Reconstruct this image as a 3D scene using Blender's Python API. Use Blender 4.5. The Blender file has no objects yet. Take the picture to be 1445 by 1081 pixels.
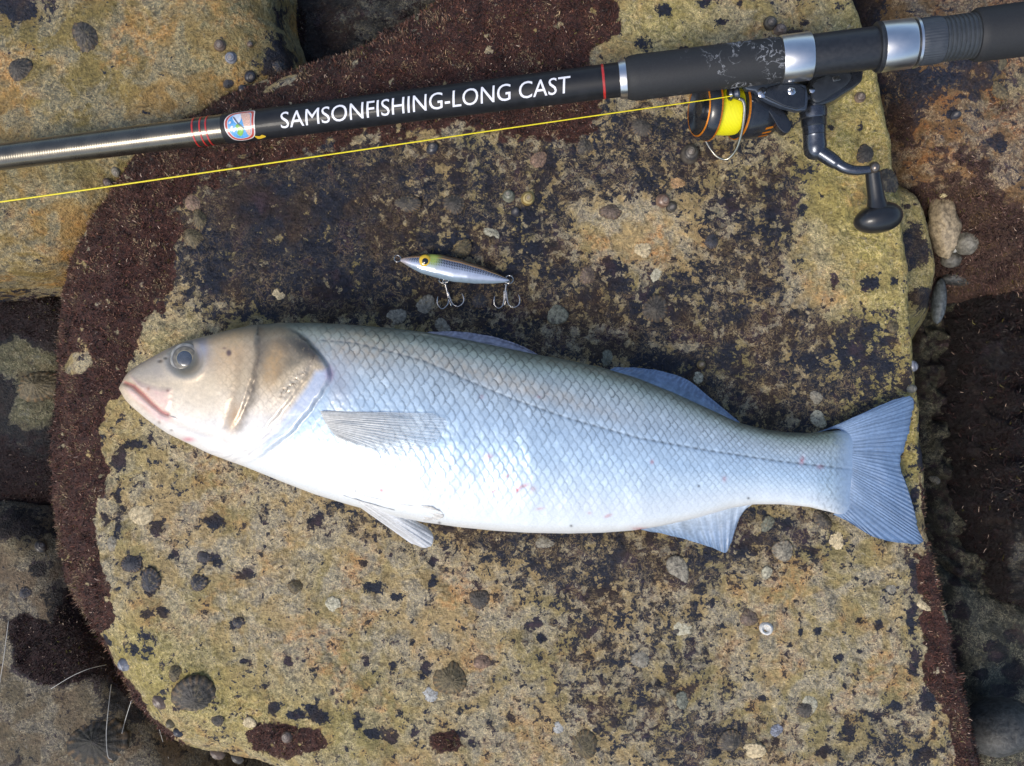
import bpy, bmesh, math, random
import numpy as np
from mathutils import Vector, Matrix

# ------------------------------------------------------------------ camera, sky, sun, exposure
scene = bpy.context.scene
COL = scene.collection
H = 0.62            # camera height above the rock top (m)
S = 0.0005          # metres per photo pixel on the rock top
CX, CY = 722.5, 540.5

cam_d = bpy.data.cameras.new('camera')
cam = bpy.data.objects.new('camera', cam_d)
COL.objects.link(cam)
cam.location = (0, 0, H)
cam.rotation_euler = (0, 0, 0)
cam_d.sensor_width = 36.0
cam_d.lens = 36.0 * H / (1445 * S)
cam_d.clip_start = 0.02
cam_d.clip_end = 500
scene.camera = cam

SUN_EL, SUN_AZ = math.radians(51), math.radians(230)   # azimuth: direction towards the sun in the XY plane, from +X
world = bpy.data.worlds.new('World')
scene.world = world
world.use_nodes = True
wn = world.node_tree
bg = wn.nodes['Background']
sky = wn.nodes.new('ShaderNodeTexSky')
sky.sky_type = 'NISHITA'
sky.sun_disc = False
sky.sun_elevation = SUN_EL
sky.sun_rotation = math.radians(90) - SUN_AZ
sky.air_density = 1.0
sky.dust_density = 1.6
wn.links.new(sky.outputs[0], bg.inputs[0])
bg.inputs[1].default_value = 0.15
sun_d = bpy.data.lights.new('sun', 'SUN')
sun_d.energy = 1.9
sun_d.angle = math.radians(20)
sun_d.color = (1.0, 0.93, 0.82)
sun = bpy.data.objects.new('sun', sun_d)
COL.objects.link(sun)
sd = Vector((math.cos(SUN_AZ) * math.cos(SUN_EL), math.sin(SUN_AZ) * math.cos(SUN_EL), math.sin(SUN_EL)))
sun.rotation_euler = sd.to_track_quat('Z', 'Y').to_euler()
scene.view_settings.view_transform = 'Standard'
scene.view_settings.look = 'None'
scene.view_settings.gamma = 1.0
scene.view_settings.use_curve_mapping = False
scene.view_settings.exposure = 0.4

# ------------------------------------------------------------------ helpers
rng = np.random.default_rng(7)
random.seed(7)


def P(px, py, z=0.0):
    """the point at height z that the photo shows at pixel px, py"""
    k = S * (H - z) / H
    return Vector(((px - CX) * k, (CY - py) * k, z))


def lin(r, g, b, k=1.0):
    def f(c):
        c /= 255.0
        return c / 12.92 if c <= 0.04045 else ((c + 0.055) / 1.055) ** 2.4
    return (f(r) * k, f(g) * k, f(b) * k)


_perm = rng.permutation(4096).astype(np.int32)
_gc = np.cos(np.arange(4096) * (2 * math.pi / 4096.0)).astype(np.float32)
_gs = np.sin(np.arange(4096) * (2 * math.pi / 4096.0)).astype(np.float32)


def _grad(ix, iy, seed):
    h = _perm[(ix + _perm[(iy + seed * 131) & 4095]) & 4095]
    return _gc[h], _gs[h]


def pnoise(x, y, seed=0):
    x = np.asarray(x, np.float32); y = np.asarray(y, np.float32)
    ix = np.floor(x).astype(np.int32); iy = np.floor(y).astype(np.int32)
    fx = x - ix; fy = y - iy
    sx = fx * fx * fx * (fx * (fx * 6 - 15) + 10); sy = fy * fy * fy * (fy * (fy * 6 - 15) + 10)

    def d(ox, oy):
        gx, gy = _grad(ix + ox, iy + oy, seed)
        return gx * (fx - ox) + gy * (fy - oy)
    a = d(0, 0); a = a + sx * (d(1, 0) - a)
    b = d(0, 1); b = b + sx * (d(1, 1) - b)
    return (a + sy * (b - a)) * 1.4


def fbm(x, y, oct=4, seed=0, rough=0.5):
    v = 0; a = 1.0; t = 0
    for o in range(oct):
        v = v + a * pnoise(x * 2 ** o, y * 2 ** o, seed + o * 7)
        t += a; a *= rough
    return v / t


def sstep(a, b, x):
    t = np.clip((x - a) / (b - a), 0, 1)
    return t * t * (3 - 2 * t)


def poly_sd(px, py, poly):
    """signed distance to a polygon, positive inside"""
    best = np.full(px.shape, 1e18); ins = np.zeros(px.shape, bool)
    n = len(poly)
    for i in range(n):
        ax, ay = poly[i]; bx, by = poly[(i + 1) % n]
        ex, ey = bx - ax, by - ay
        wx, wy = px - ax, py - ay
        t = np.clip((wx * ex + wy * ey) / (ex * ex + ey * ey + 1e-12), 0, 1)
        best = np.minimum(best, (wx - t * ex) ** 2 + (wy - t * ey) ** 2)
        c = ((ay > py) != (by > py))
        with np.errstate(divide='ignore', invalid='ignore'):
            xi = ax + (py - ay) * (bx - ax) / (by - ay + 1e-12)
        ins ^= c & (px < xi)
    d = np.sqrt(best)
    return np.where(ins, d, -d)


def line_d(px, py, pts):
    """distance to a polyline, and side (+ left of travel in photo coordinates) and length fraction"""
    best = np.full(px.shape, 1e18); side = np.zeros(px.shape); frac = np.zeros(px.shape)
    n = len(pts) - 1
    for i in range(n):
        ax, ay = pts[i]; bx, by = pts[i + 1]
        ex, ey = bx - ax, by - ay
        wx, wy = px - ax, py - ay
        t = np.clip((wx * ex + wy * ey) / (ex * ex + ey * ey + 1e-12), 0, 1)
        d = (wx - t * ex) ** 2 + (wy - t * ey) ** 2
        m = d < best
        best = np.where(m, d, best)
        side = np.where(m, np.sign(ex * wy - ey * wx), side)
        frac = np.where(m, (i + t) / n, frac)
    return np.sqrt(best), side, frac


def blob(px, py, cx, cy, rx, ry, rot=0.0):
    c, s = math.cos(math.radians(rot)), math.sin(math.radians(rot))
    dx, dy = px - cx, py - cy
    return np.exp(-(((dx * c + dy * s) / rx) ** 2 + ((-dx * s + dy * c) / ry) ** 2))


def smoothcurve(pts, n, closed=False):
    """Catmull-Rom through the points"""
    pts = [np.array(p, float) for p in pts]
    if closed:
        q = [pts[-1]] + pts + [pts[0], pts[1]]
    else:
        q = [2 * pts[0] - pts[1]] + pts + [2 * pts[-1] - pts[-2]]
    m = len(q) - 3
    out = []
    for k in range(n):
        t = k * m / (n if closed else (n - 1))
        i = min(int(t), m - 1); f = t - i
        p0, p1, p2, p3 = q[i:i + 4]
        out.append(0.5 * (2 * p1 + (p2 - p0) * f + (2 * p0 - 5 * p1 + 4 * p2 - p3) * f * f + (3 * p1 - p0 - 3 * p2 + p3) * f ** 3))
    return out


def big_mesh(name, V, F, attrs=None, cols=None, smooth=True):
    """V (n,3), F (m,4) or (m,3) numpy -> mesh"""
    me = bpy.data.meshes.new(name)
    V = np.ascontiguousarray(V, np.float32); F = np.ascontiguousarray(F, np.int32)
    k = F.shape[1]
    me.vertices.add(len(V)); me.vertices.foreach_set('co', V.ravel())
    me.loops.add(F.size); me.loops.foreach_set('vertex_index', F.ravel())
    me.polygons.add(len(F)); me.polygons.foreach_set('loop_start', np.arange(0, F.size, k, dtype=np.int32))
    if smooth:
        me.polygons.foreach_set('use_smooth', np.ones(len(F), bool))
    me.update(calc_edges=True)
    for kx, v in (attrs or {}).items():
        a = me.attributes.new(kx, 'FLOAT', 'POINT'); a.data.foreach_set('value', np.ascontiguousarray(v, np.float32).ravel())
    if cols is not None:
        c4 = np.ones((len(V), 4), np.float32); c4[:, :3] = cols
        a = me.attributes.new('Col', 'FLOAT_COLOR', 'POINT'); a.data.foreach_set('color', c4.ravel())
    return me


def grid_faces(nr, nc, wrap=False):
    i = np.arange(nr - 1)[:, None]; j = np.arange(nc if wrap else nc - 1)[None, :]
    j2 = (j + 1) % nc
    a = i * nc + j; b = i * nc + j2; c = (i + 1) * nc + j2; d = (i + 1) * nc + j
    return np.stack([a, b, c, d], -1).reshape(-1, 4)


def link(name, me, mat=None, parent=None, label=None, cat=None, group=None, kind=None):
    o = bpy.data.objects.new(name, me)
    COL.objects.link(o)
    if mat is not None and me is not None:
        me.materials.append(mat)
    if parent is not None:
        o.parent = parent
        o.matrix_parent_inverse = parent.matrix_basis.inverted()   # parts are given in world coordinates
    if label: o['label'] = label
    if cat: o['category'] = cat
    if group: o['group'] = group
    if kind: o['kind'] = kind
    return o


def empty(name, loc, label, cat, group=None):
    o = link(name, None, label=label, cat=cat, group=group)
    o.location = loc
    o.empty_display_size = 0.01
    return o


def from_bm(name, bm, smooth=True):
    me = bpy.data.meshes.new(name)
    bm.normal_update(); bm.to_mesh(me); bm.free()
    if smooth:
        me.polygons.foreach_set('use_smooth', [True] * len(me.polygons))
    return me


def tube_mesh(name, pts, rad, segs=10, caps=True):
    """tube through world points with a radius per point"""
    pts = [Vector(p) for p in pts]
    if not hasattr(rad, '__len__'): rad = [rad] * len(pts)
    V = []; F = []
    t0 = (pts[1] - pts[0]).normalized()
    nrm = t0.orthogonal().normalized()
    for i, p in enumerate(pts):
        a = pts[max(i - 1, 0)]; b = pts[min(i + 1, len(pts) - 1)]
        t = (b - a).normalized()
        nrm = (nrm - t * nrm.dot(t)).normalized()
        bi = t.cross(nrm)
        for k in range(segs):
            an = 2 * math.pi * k / segs
            V.append(p + (nrm * math.cos(an) + bi * math.sin(an)) * rad[i])
    for i in range(len(pts) - 1):
        for k in range(segs):
            k2 = (k + 1) % segs
            F.append((i * segs + k, i * segs + k2, (i + 1) * segs + k2, (i + 1) * segs + k))
    if caps:
        F.append(tuple(range(segs))[::-1]); F.append(tuple((len(pts) - 1) * segs + k for k in range(segs)))
    me = bpy.data.meshes.new(name)
    me.from_pydata([tuple(v) for v in V], [], F)
    me.polygons.foreach_set('use_smooth', [len(p.vertices) == 4 for p in me.polygons])
    return me


def frame(a, b):
    """axis direction, up-ish normal and side vector for a lathe from a to b"""
    t = (b - a).normalized()
    up = Vector((0, 0, 1)) if abs(t.z) < 0.95 else Vector((0, 1, 0))
    n = (up - t * up.dot(t)).normalized()
    return t, n, t.cross(n)


def lathe_mesh(name, a, b, prof, segs=48, ring=False):
    """profile [(metres along a->b, radius)] turned about the axis"""
    t, n, bi = frame(a, b)
    V = []; F = []
    for (d, r) in prof:
        for k in range(segs):
            an = 2 * math.pi * k / segs
            V.append(tuple(a + t * d + (n * math.cos(an) + bi * math.sin(an)) * max(r, 1e-5)))
    for i in range(len(prof) - 1):
        for k in range(segs):
            k2 = (k + 1) % segs
            F.append((i * segs + k, i * segs + k2, (i + 1) * segs + k2, (i + 1) * segs + k))
    if ring:
        for k in range(segs):
            k2 = (k + 1) % segs; q = (len(prof) - 1) * segs
            F.append((q + k, q + k2, k2, k))
    else:
        F.append(tuple(range(segs))[::-1]); F.append(tuple((len(prof) - 1) * segs + k for k in range(segs)))
    me = bpy.data.meshes.new(name)
    me.from_pydata(V, [], F)
    me.update()
    me.polygons.foreach_set('use_smooth', [True] * len(me.polygons))
    bm = bmesh.new(); bm.from_mesh(me)
    bmesh.ops.recalc_face_normals(bm, faces=bm.faces)
    for e in bm.edges:
        if len(e.link_faces) == 2 and e.calc_face_angle(0) > math.radians(32):
            e.smooth = False
    bm.to_mesh(me); bm.free()
    return me


def plate_mesh(name, poly, z0, z1, bev=0.0008, smooth_n=0, tilt=None):
    """prism from a photo-pixel outline at its own height, edges bevelled; tilt(px,py)->extra z"""
    if smooth_n:
        poly = [tuple(p) for p in smoothcurve(poly, smooth_n, True)]
    bm = bmesh.new()
    zm = (z0 + z1) / 2
    lo = [];
    for (x, y) in poly:
        p = P(x, y, zm); dz = tilt(x, y) if tilt else 0
        lo.append(bm.verts.new((p.x, p.y, z0 + dz)))
    f = bm.faces.new(lo)
    r = bmesh.ops.extrude_face_region(bm, geom=[f])
    for v in r['geom']:
        if isinstance(v, bmesh.types.BMVert): v.co.z += (z1 - z0)
    bmesh.ops.recalc_face_normals(bm, faces=bm.faces)
    if bev:
        ed = [e for e in bm.edges if len(e.link_faces) == 2 and e.calc_face_angle(0) > math.radians(50)]
        bmesh.ops.bevel(bm, geom=ed, offset=bev, segments=3, profile=0.6, affect='EDGES', clamp_overlap=True)
    for e in bm.edges:
        if len(e.link_faces) == 2 and e.calc_face_angle(0) > math.radians(35): e.smooth = False
    return from_bm(name, bm)


def ball_mesh(name, c, rx, ry, rz, rotz=0.0, segs=32, rings=20, fn=None):
    V = []; F = []
    R = Matrix.Rotation(rotz, 3, 'Z')
    for i in range(rings + 1):
        ph = math.pi * i / rings
        for k in range(segs):
            th = 2 * math.pi * k / segs
            v = Vector((math.sin(ph) * math.cos(th), math.sin(ph) * math.sin(th), math.cos(ph)))
            if fn: v = fn(v)
            v = R @ Vector((v.x * rx, v.y * ry, v.z * rz))
            V.append(tuple(Vector(c) + v))
    for i in range(rings):
        for k in range(segs):
            k2 = (k + 1) % segs
            F.append((i * segs + k, (i + 1) * segs + k, (i + 1) * segs + k2, i * segs + k2))
    me = bpy.data.meshes.new(name); me.from_pydata(V, [], F)
    bm = bmesh.new(); bm.from_mesh(me)
    bmesh.ops.remove_doubles(bm, verts=bm.verts, dist=1e-7)
    bmesh.ops.recalc_face_normals(bm, faces=bm.faces)
    bm.to_mesh(me); bm.free()
    me.polygons.foreach_set('use_smooth', [True] * len(me.polygons))
    return me


# ------------------------------------------------------------------ materials
class NT:
    def __init__(self, name):
        self.m = bpy.data.materials.new(name); self.m.use_nodes = True
        self.t = self.m.node_tree
        self.b = self.t.nodes['Principled BSDF']

    def n(self, ty, **kw):
        x = self.t.nodes.new(ty)
        for k, v in kw.items(): setattr(x, k, v)
        return x

    def put(self, sock, v):
        if isinstance(v, bpy.types.NodeSocket): self.t.links.new(v, sock)
        elif v is not None:
            if hasattr(sock.default_value, '__len__') and len(sock.default_value) == 4 and len(v) == 3: v = (*v, 1)
            sock.default_value = v

    def math(self, op, a, b=None, c=None, clamp=False):
        x = self.n('ShaderNodeMath', operation=op, use_clamp=clamp)
        self.put(x.inputs[0], a)
        if b is not None: self.put(x.inputs[1], b)
        if c is not None: self.put(x.inputs[2], c)
        return x.outputs[0]

    def mix(self, f, a, b, mode='MIX'):
        x = self.n('ShaderNodeMix', data_type='RGBA', blend_type=mode)
        self.put(x.inputs[0], f); self.put(x.inputs[6], a); self.put(x.inputs[7], b)
        return x.outputs[2]

    def noise(self, scale, detail=4, rough=0.5, vec=None, dist=0.0, w=None):
        x = self.n('ShaderNodeTexNoise')
        x.inputs['Scale'].default_value = scale; x.inputs['Detail'].default_value = detail
        x.inputs['Roughness'].default_value = rough; x.inputs['Distortion'].default_value = dist
        if vec is not None: self.t.links.new(vec, x.inputs['Vector'])
        return x.outputs['Fac']

    def obj(self, off=None):
        x = self.n('ShaderNodeTexCoord').outputs['Object']
        if off is not None:
            m = self.n('ShaderNodeMapping'); self.t.links.new(x, m.inputs[0]); m.inputs['Location'].default_value = off
            x = m.outputs[0]
        return x

    def ramp(self, v, a, b, c=0.0, d=1.0, smooth=True):
        x = self.n('ShaderNodeMapRange', interpolation_type='SMOOTHSTEP' if smooth else 'LINEAR')
        self.put(x.inputs[0], v)
        for i, k in enumerate((a, b, c, d)): self.put(x.inputs[i + 1], k)
        return x.outputs[0]

    def attr(self, name, col=False):
        x = self.n('ShaderNodeAttribute', attribute_name=name)
        return x.outputs['Color' if col else 'Fac']

    def scale(self, c, v):
        x = self.n('ShaderNodeVectorMath', operation='SCALE')
        self.put(x.inputs[0], c); self.put(x.inputs['Scale'], v)
        return x.outputs[0]

    def bump(self, h, strength, dist):
        x = self.n('ShaderNodeBump'); x.inputs['Strength'].default_value = strength; x.inputs['Distance'].default_value = dist
        self.t.links.new(h, x.inputs['Height']); self.t.links.new(x.outputs[0], self.b.inputs['Normal'])
        return x

    def set(self, **kw):
        names = dict(color='Base Color', rough='Roughness', metal='Metallic', spec='Specular IOR Level', coat='Coat Weight',
                     coatr='Coat Roughness', alpha='Alpha', sub='Subsurface Weight', trans='Transmission Weight', ior='IOR', aniso='Anisotropic')
        for k, v in kw.items(): self.put(self.b.inputs[names[k]], v)
        return self.m


def simple(name, col, rough=0.5, metal=0.0, coat=0.0, spec=0.5, var=0.15, nscale=300, bump=0.0, bdist=0.0003, rv=0.06):
    m = NT(name); o = m.obj()
    n = m.noise(nscale, 4, 0.6, o)
    m.set(color=m.scale(col, m.ramp(n, 0.3, 0.7, 1 - var, 1 + var)), rough=m.ramp(n, 0.3, 0.7, max(rough - rv, 0.02), min(rough + rv, 1)),
          metal=metal, coat=coat, spec=spec)
    if bump: m.bump(n, bump, bdist)
    return m.m


def vcol_mat(name, rough=0.5, metal=0.0, spec=0.5, coat=0.0, coatr=0.1, var=0.12, nscale=700, bump=0.15, bdist=0.0002):
    m = NT(name); o = m.obj()
    n = m.noise(nscale, 5, 0.65, o)
    m.set(color=m.scale(m.attr('Col', True), m.ramp(n, 0.3, 0.7, 1 - var, 1 + var)), rough=rough, metal=metal, spec=spec, coat=coat, coatr=coatr)
    if bump: m.bump(n, bump, bdist)
    return m.m


def rock_mat(name, tan, olive, grey, greenc, ochre, darkc=lin(31, 34, 46), lace=0.75, seed=0.0, rough=0.56, gain=1.0, alg=(lin(40, 22, 20), lin(88, 54, 44))):
    m = NT(name); o = m.obj((seed, seed * 1.7, seed * 0.6))
    n1 = m.noise(11, 4, 0.55, o, 0.4); n1b = m.noise(23, 5, 0.6, m.obj((seed + 3.1, 5.2, 1)), 0.3)
    n2 = m.noise(95, 7, 0.68, o, 0.25); n3 = m.noise(420, 5, 0.68, o); n4 = m.noise(170, 8, 0.7, m.obj((1.3, seed + 2, 0.4)), 0.6)
    n5 = m.noise(45, 5, 0.6, m.obj((7.7, seed, 2.4)), 0.5)
    n6 = m.noise(1000, 3, 0.7, o); n7 = m.noise(240, 6, 0.72, m.obj((9.1, 2.2, seed)), 1.0)
    base = m.mix(m.ramp(n1, 0.38, 0.62), tan, olive)
    base = m.mix(m.ramp(n5, 0.43, 0.58, 0, 0.85), base, grey)
    base = m.mix(m.math('MULTIPLY', m.attr('green'), m.ramp(n5, 0.3, 0.6, 0.45, 1.0)), base, greenc)
    och = m.math('MULTIPLY', m.ramp(n1b, 0.46, 0.64), m.attr('ochre'))
    base = m.mix(m.math('MULTIPLY', och, m.ramp(n2, 0.4, 0.6)), base, ochre)
    base = m.mix(m.ramp(n4, 0.55, 0.7, 0, 0.6), base, m.scale(grey, 1.6))
    base = m.mix(m.ramp(n7, 0.53, 0.68, 0, 0.8), base, m.mix(m.ramp(n5, 0.45, 0.6), m.scale(tan, 0.34), lin(92, 84, 74)))
    base = m.mix(m.math('MULTIPLY', m.ramp(m.math('ABSOLUTE', m.math('SUBTRACT', n7, 0.47)), 0.0, 0.03, 0.9, 0.0), m.ramp(n5, 0.36, 0.56)), base, m.mix(0.5, m.scale(tan, 2.1), lin(226, 212, 168)))
    base = m.scale(base, m.ramp(n3, 0.25, 0.75, 0.34, 1.66, False))
    base = m.scale(base, m.ramp(n2, 0.25, 0.75, 0.62, 1.38, False))
    # dark crust with a ragged edge
    d = m.math('ADD', m.attr('dark'), m.math('MULTIPLY', m.math('SUBTRACT', n2, 0.5), 1.6))
    d = m.math('ADD', d, m.math('MULTIPLY', m.math('SUBTRACT', n4, 0.5), 0.95))
    d = m.math('ADD', d, m.math('MULTIPLY', m.math('SUBTRACT', n3, 0.5), 0.95))
    df = m.ramp(d, 0.465, 0.535)
    dk = m.mix(m.ramp(n1b, 0.46, 0.6), darkc, lin(54, 42, 38))
    dk = m.mix(m.ramp(n5, 0.52, 0.66, 0, 0.7), dk, lin(66, 50, 56))
    dk = m.mix(m.math('MULTIPLY', m.ramp(n7, 0.56, 0.68, 0, 0.85), m.attr('mott')), dk, lin(128, 114, 94))
    dk = m.scale(dk, m.ramp(n3, 0.3, 0.7, 0.4, 1.6, False))
    lc = m.math('ABSOLUTE', m.math('SUBTRACT', n4, 0.5))
    lf = m.math('MULTIPLY', m.math('MULTIPLY', m.ramp(lc, 0.0, 0.024, lace, 0.0), m.ramp(n5, 0.38, 0.55)), m.attr('mott'))
    dk = m.mix(lf, dk, tan)
    col = m.mix(df, base, dk)
    al = m.attr('algae')
    alc = m.mix(m.ramp(n3, 0.3, 0.7), alg[0], alg[1])
    af = m.ramp(m.math('ADD', al, m.math('MULTIPLY', m.math('SUBTRACT', n2, 0.5), 1.3)), 0.4, 0.58)
    col = m.mix(af, col, alc)
    col = m.scale(col, gain)
    wet = m.attr('wet')
    r = m.mix(df, (rough, rough, rough), (0.5, 0.5, 0.5))
    r = m.math('SUBTRACT', r, m.math('MULTIPLY', wet, m.ramp(n5, 0.35, 0.65, 0.1, 0.32)))
    r = m.math('ADD', r, m.math('MULTIPLY', m.math('SUBTRACT', n3, 0.5), 0.3), clamp=True)
    m.set(color=col, rough=r, spec=0.4)
    h = m.math('ADD', m.math('MULTIPLY', n3, 0.5), m.math('MULTIPLY', n2, 0.8))
    h = m.math('ADD', h, m.math('MULTIPLY', n6, 0.2))
    h = m.math('ADD', h, m.math('MULTIPLY', n4, 0.5))
    h = m.math('ADD', h, m.math('MULTIPLY', df, -0.1))
    m.bump(h, 1.0, 0.0044)
    return m.m


M_MAIN = rock_mat('crusted_sandstone', lin(176, 151, 106), lin(152, 137, 90), lin(154, 145, 127), lin(168, 152, 80), lin(188, 132, 76), gain=1.06)
M_GOLD = rock_mat('golden_sandstone', lin(160, 128, 76), lin(140, 122, 70), lin(132, 126, 104), lin(132, 128, 84), lin(182, 128, 62), seed=4.0, lace=0.2)
M_BROWN = rock_mat('brown_sandstone', lin(120, 90, 58), lin(104, 84, 58), lin(110, 96, 84), lin(120, 116, 62), lin(158, 98, 48), seed=8.0, alg=(lin(42, 31, 28), lin(84, 63, 53)), gain=1.35)
M_GREY = rock_mat('grey_shore_stone', lin(96, 88, 76), lin(92, 88, 72), lin(104, 104, 98), lin(110, 108, 70), lin(126, 86, 52), seed=12.0, darkc=lin(28, 27, 29), alg=(lin(26, 15, 15), lin(52, 33, 31)), gain=0.75)
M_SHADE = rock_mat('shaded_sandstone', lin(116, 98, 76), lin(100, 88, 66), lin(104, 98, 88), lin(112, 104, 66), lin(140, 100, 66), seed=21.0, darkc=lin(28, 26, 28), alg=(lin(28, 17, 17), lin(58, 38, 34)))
M_DIM = rock_mat('dim_gap_stone', lin(64, 62, 54), lin(58, 58, 48), lin(70, 70, 66), lin(72, 72, 48), lin(80, 56, 38), seed=18.0, darkc=lin(22, 22, 24), lace=0.2)  # stone colours darkened to carry the shade of the gap
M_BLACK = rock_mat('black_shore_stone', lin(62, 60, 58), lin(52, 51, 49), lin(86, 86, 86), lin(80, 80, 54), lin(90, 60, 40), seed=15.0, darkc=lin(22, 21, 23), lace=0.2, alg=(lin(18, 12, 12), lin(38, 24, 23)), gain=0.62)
M_LIMPET = vcol_mat('limpet_shell', rough=0.6, bump=0.9, bdist=0.0012, var=0.45, nscale=520)
M_SNAIL = vcol_mat('snail_shell', rough=0.32, bump=0.2, var=0.2, nscale=500)
M_PEBBLE = vcol_mat('pebble_stone', rough=0.5, bump=0.7, bdist=0.0012, var=0.5, nscale=300)
M_ALGAE = vcol_mat('red_algae_strand', rough=0.55, spec=0.4, bump=0, var=0.1)

# ------------------------------------------------------------------ boulders (height fields with rounded, falling sides)
FIELDS = []


def ground(px, py):
    """height of the stone surface that the photo shows at this pixel"""
    best = None
    for (x0, y0, st, Z, ins) in FIELDS:
        z = 0.0
        for _ in range(7):
            k = (H - z) / H
            gx = (CX + (px - CX) * k - x0) / st; gy = (CY + (py - CY) * k - y0) / st
            i, j = int(math.floor(gy)), int(math.floor(gx))
            if i < 0 or j < 0 or i >= Z.shape[0] - 1 or j >= Z.shape[1] - 1:
                z = None; break
            fy, fx = gy - i, gx - j
            z = (Z[i, j] * (1 - fx) + Z[i, j + 1] * fx) * (1 - fy) + (Z[i + 1, j] * (1 - fx) + Z[i + 1, j + 1] * fx) * fy
        if z is not None and (best is None or z > best): best = z
    return -0.3 if best is None else float(best)


def boulder(label, poly, z_top, z_edge, R, mat, paint, step=3.0, rough_amp=0.004, relief=None, wall=2.3, depth=0.22, seed=0, algae_n=0, algae_pal=None, alen=(0.0013, 0.0030)):
    poly = [tuple(p) for p in smoothcurve(poly, len(poly) * 3, True)]
    k = (H - z_edge) / H
    pg = [(CX + (x - CX) * k, CY + (y - CY) * k) for x, y in poly]
    xs = [p[0] for p in pg]; ys = [p[1] for p in pg]
    marg = (depth / wall) / S + 12
    x0, x1, y0, y1 = min(xs) - marg, max(xs) + marg, min(ys) - marg, max(ys) + marg
    nx, ny = int((x1 - x0) / step) + 1, int((y1 - y0) / step) + 1
    gx, gy = np.meshgrid(x0 + np.arange(nx) * step, y0 + np.arange(ny) * step)
    wx = gx + 7 * fbm(gx / 70, gy / 70, 3, seed + 1); wy = gy + 7 * fbm(gx / 70, gy / 70, 3, seed + 2)
    d = poly_sd(wx, wy, pg)
    Rv = R(gx, gy) if callable(R) else R
    dz = z_top - z_edge
    z = np.where(d > 0, z_top - dz * np.clip(1 - d / Rv, 0, 1) ** 2, z_edge + np.maximum(d, -1e9) * S * wall)
    z = z + rough_amp * fbm(gx / 120, gy / 120, 3, seed + 5) * 1.3 + 0.0016 * fbm(gx / 28, gy / 28, 4, seed + 9, 0.6) + 0.0005 * fbm(gx / 7, gy / 7, 2, seed + 11)
    z = z + 0.012 * fbm(gx / 90, gy / 90, 3, seed + 15) * sstep(5, -60, d)
    if relief is not None: z = z + relief(gx, gy, d)
    z = np.maximum(z, z_edge - depth)
    pu = CX + (gx - CX) * H / (H - z); pv = CY + (gy - CY) * H / (H - z)
    at = dict(dark=np.zeros_like(z), green=np.zeros_like(z), ochre=np.full_like(z, 0.5), algae=np.zeros_like(z), wet=np.zeros_like(z), mott=np.full_like(z, 0.5))
    at.update(paint(pu, pv, d))
    V = np.stack([(gx - CX) * S, (CY - gy) * S, z], -1).reshape(-1, 3)
    F = grid_faces(ny, nx)[:, ::-1]
    keep = (d > -(depth / wall) / S - 4).ravel()
    F = F[keep[F].all(1)]
    used = np.zeros(len(V), bool); used[F.ravel()] = True
    idx = np.cumsum(used) - 1
    me = big_mesh('boulder', V[used], idx[F], {kk: v.ravel()[used] for kk, v in at.items()})
    o = link('boulder', me, mat, label=label, cat='boulder', group='boulders of the shore')
    FIELDS.append((x0, y0, step, np.where(d > -(depth / wall) / S - 4, z, -0.6), None))
    if algae_n:
        strands(o, gx, gy, z, d, at['algae'], algae_n, step, algae_pal, alen)
    return o


PAL_RED = [lin(36, 28, 27), lin(56, 41, 35), lin(80, 50, 42), lin(96, 60, 48), lin(86, 64, 50), lin(118, 86, 68), lin(130, 110, 84)]
PAL_DARK = [lin(26, 17, 17), lin(34, 21, 21), lin(44, 27, 26), lin(52, 32, 30), lin(50, 40, 35)]
PAL_PURPLE = [lin(44, 32, 32), lin(62, 45, 45), lin(84, 62, 58), lin(104, 80, 72), lin(98, 78, 58)]


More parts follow.
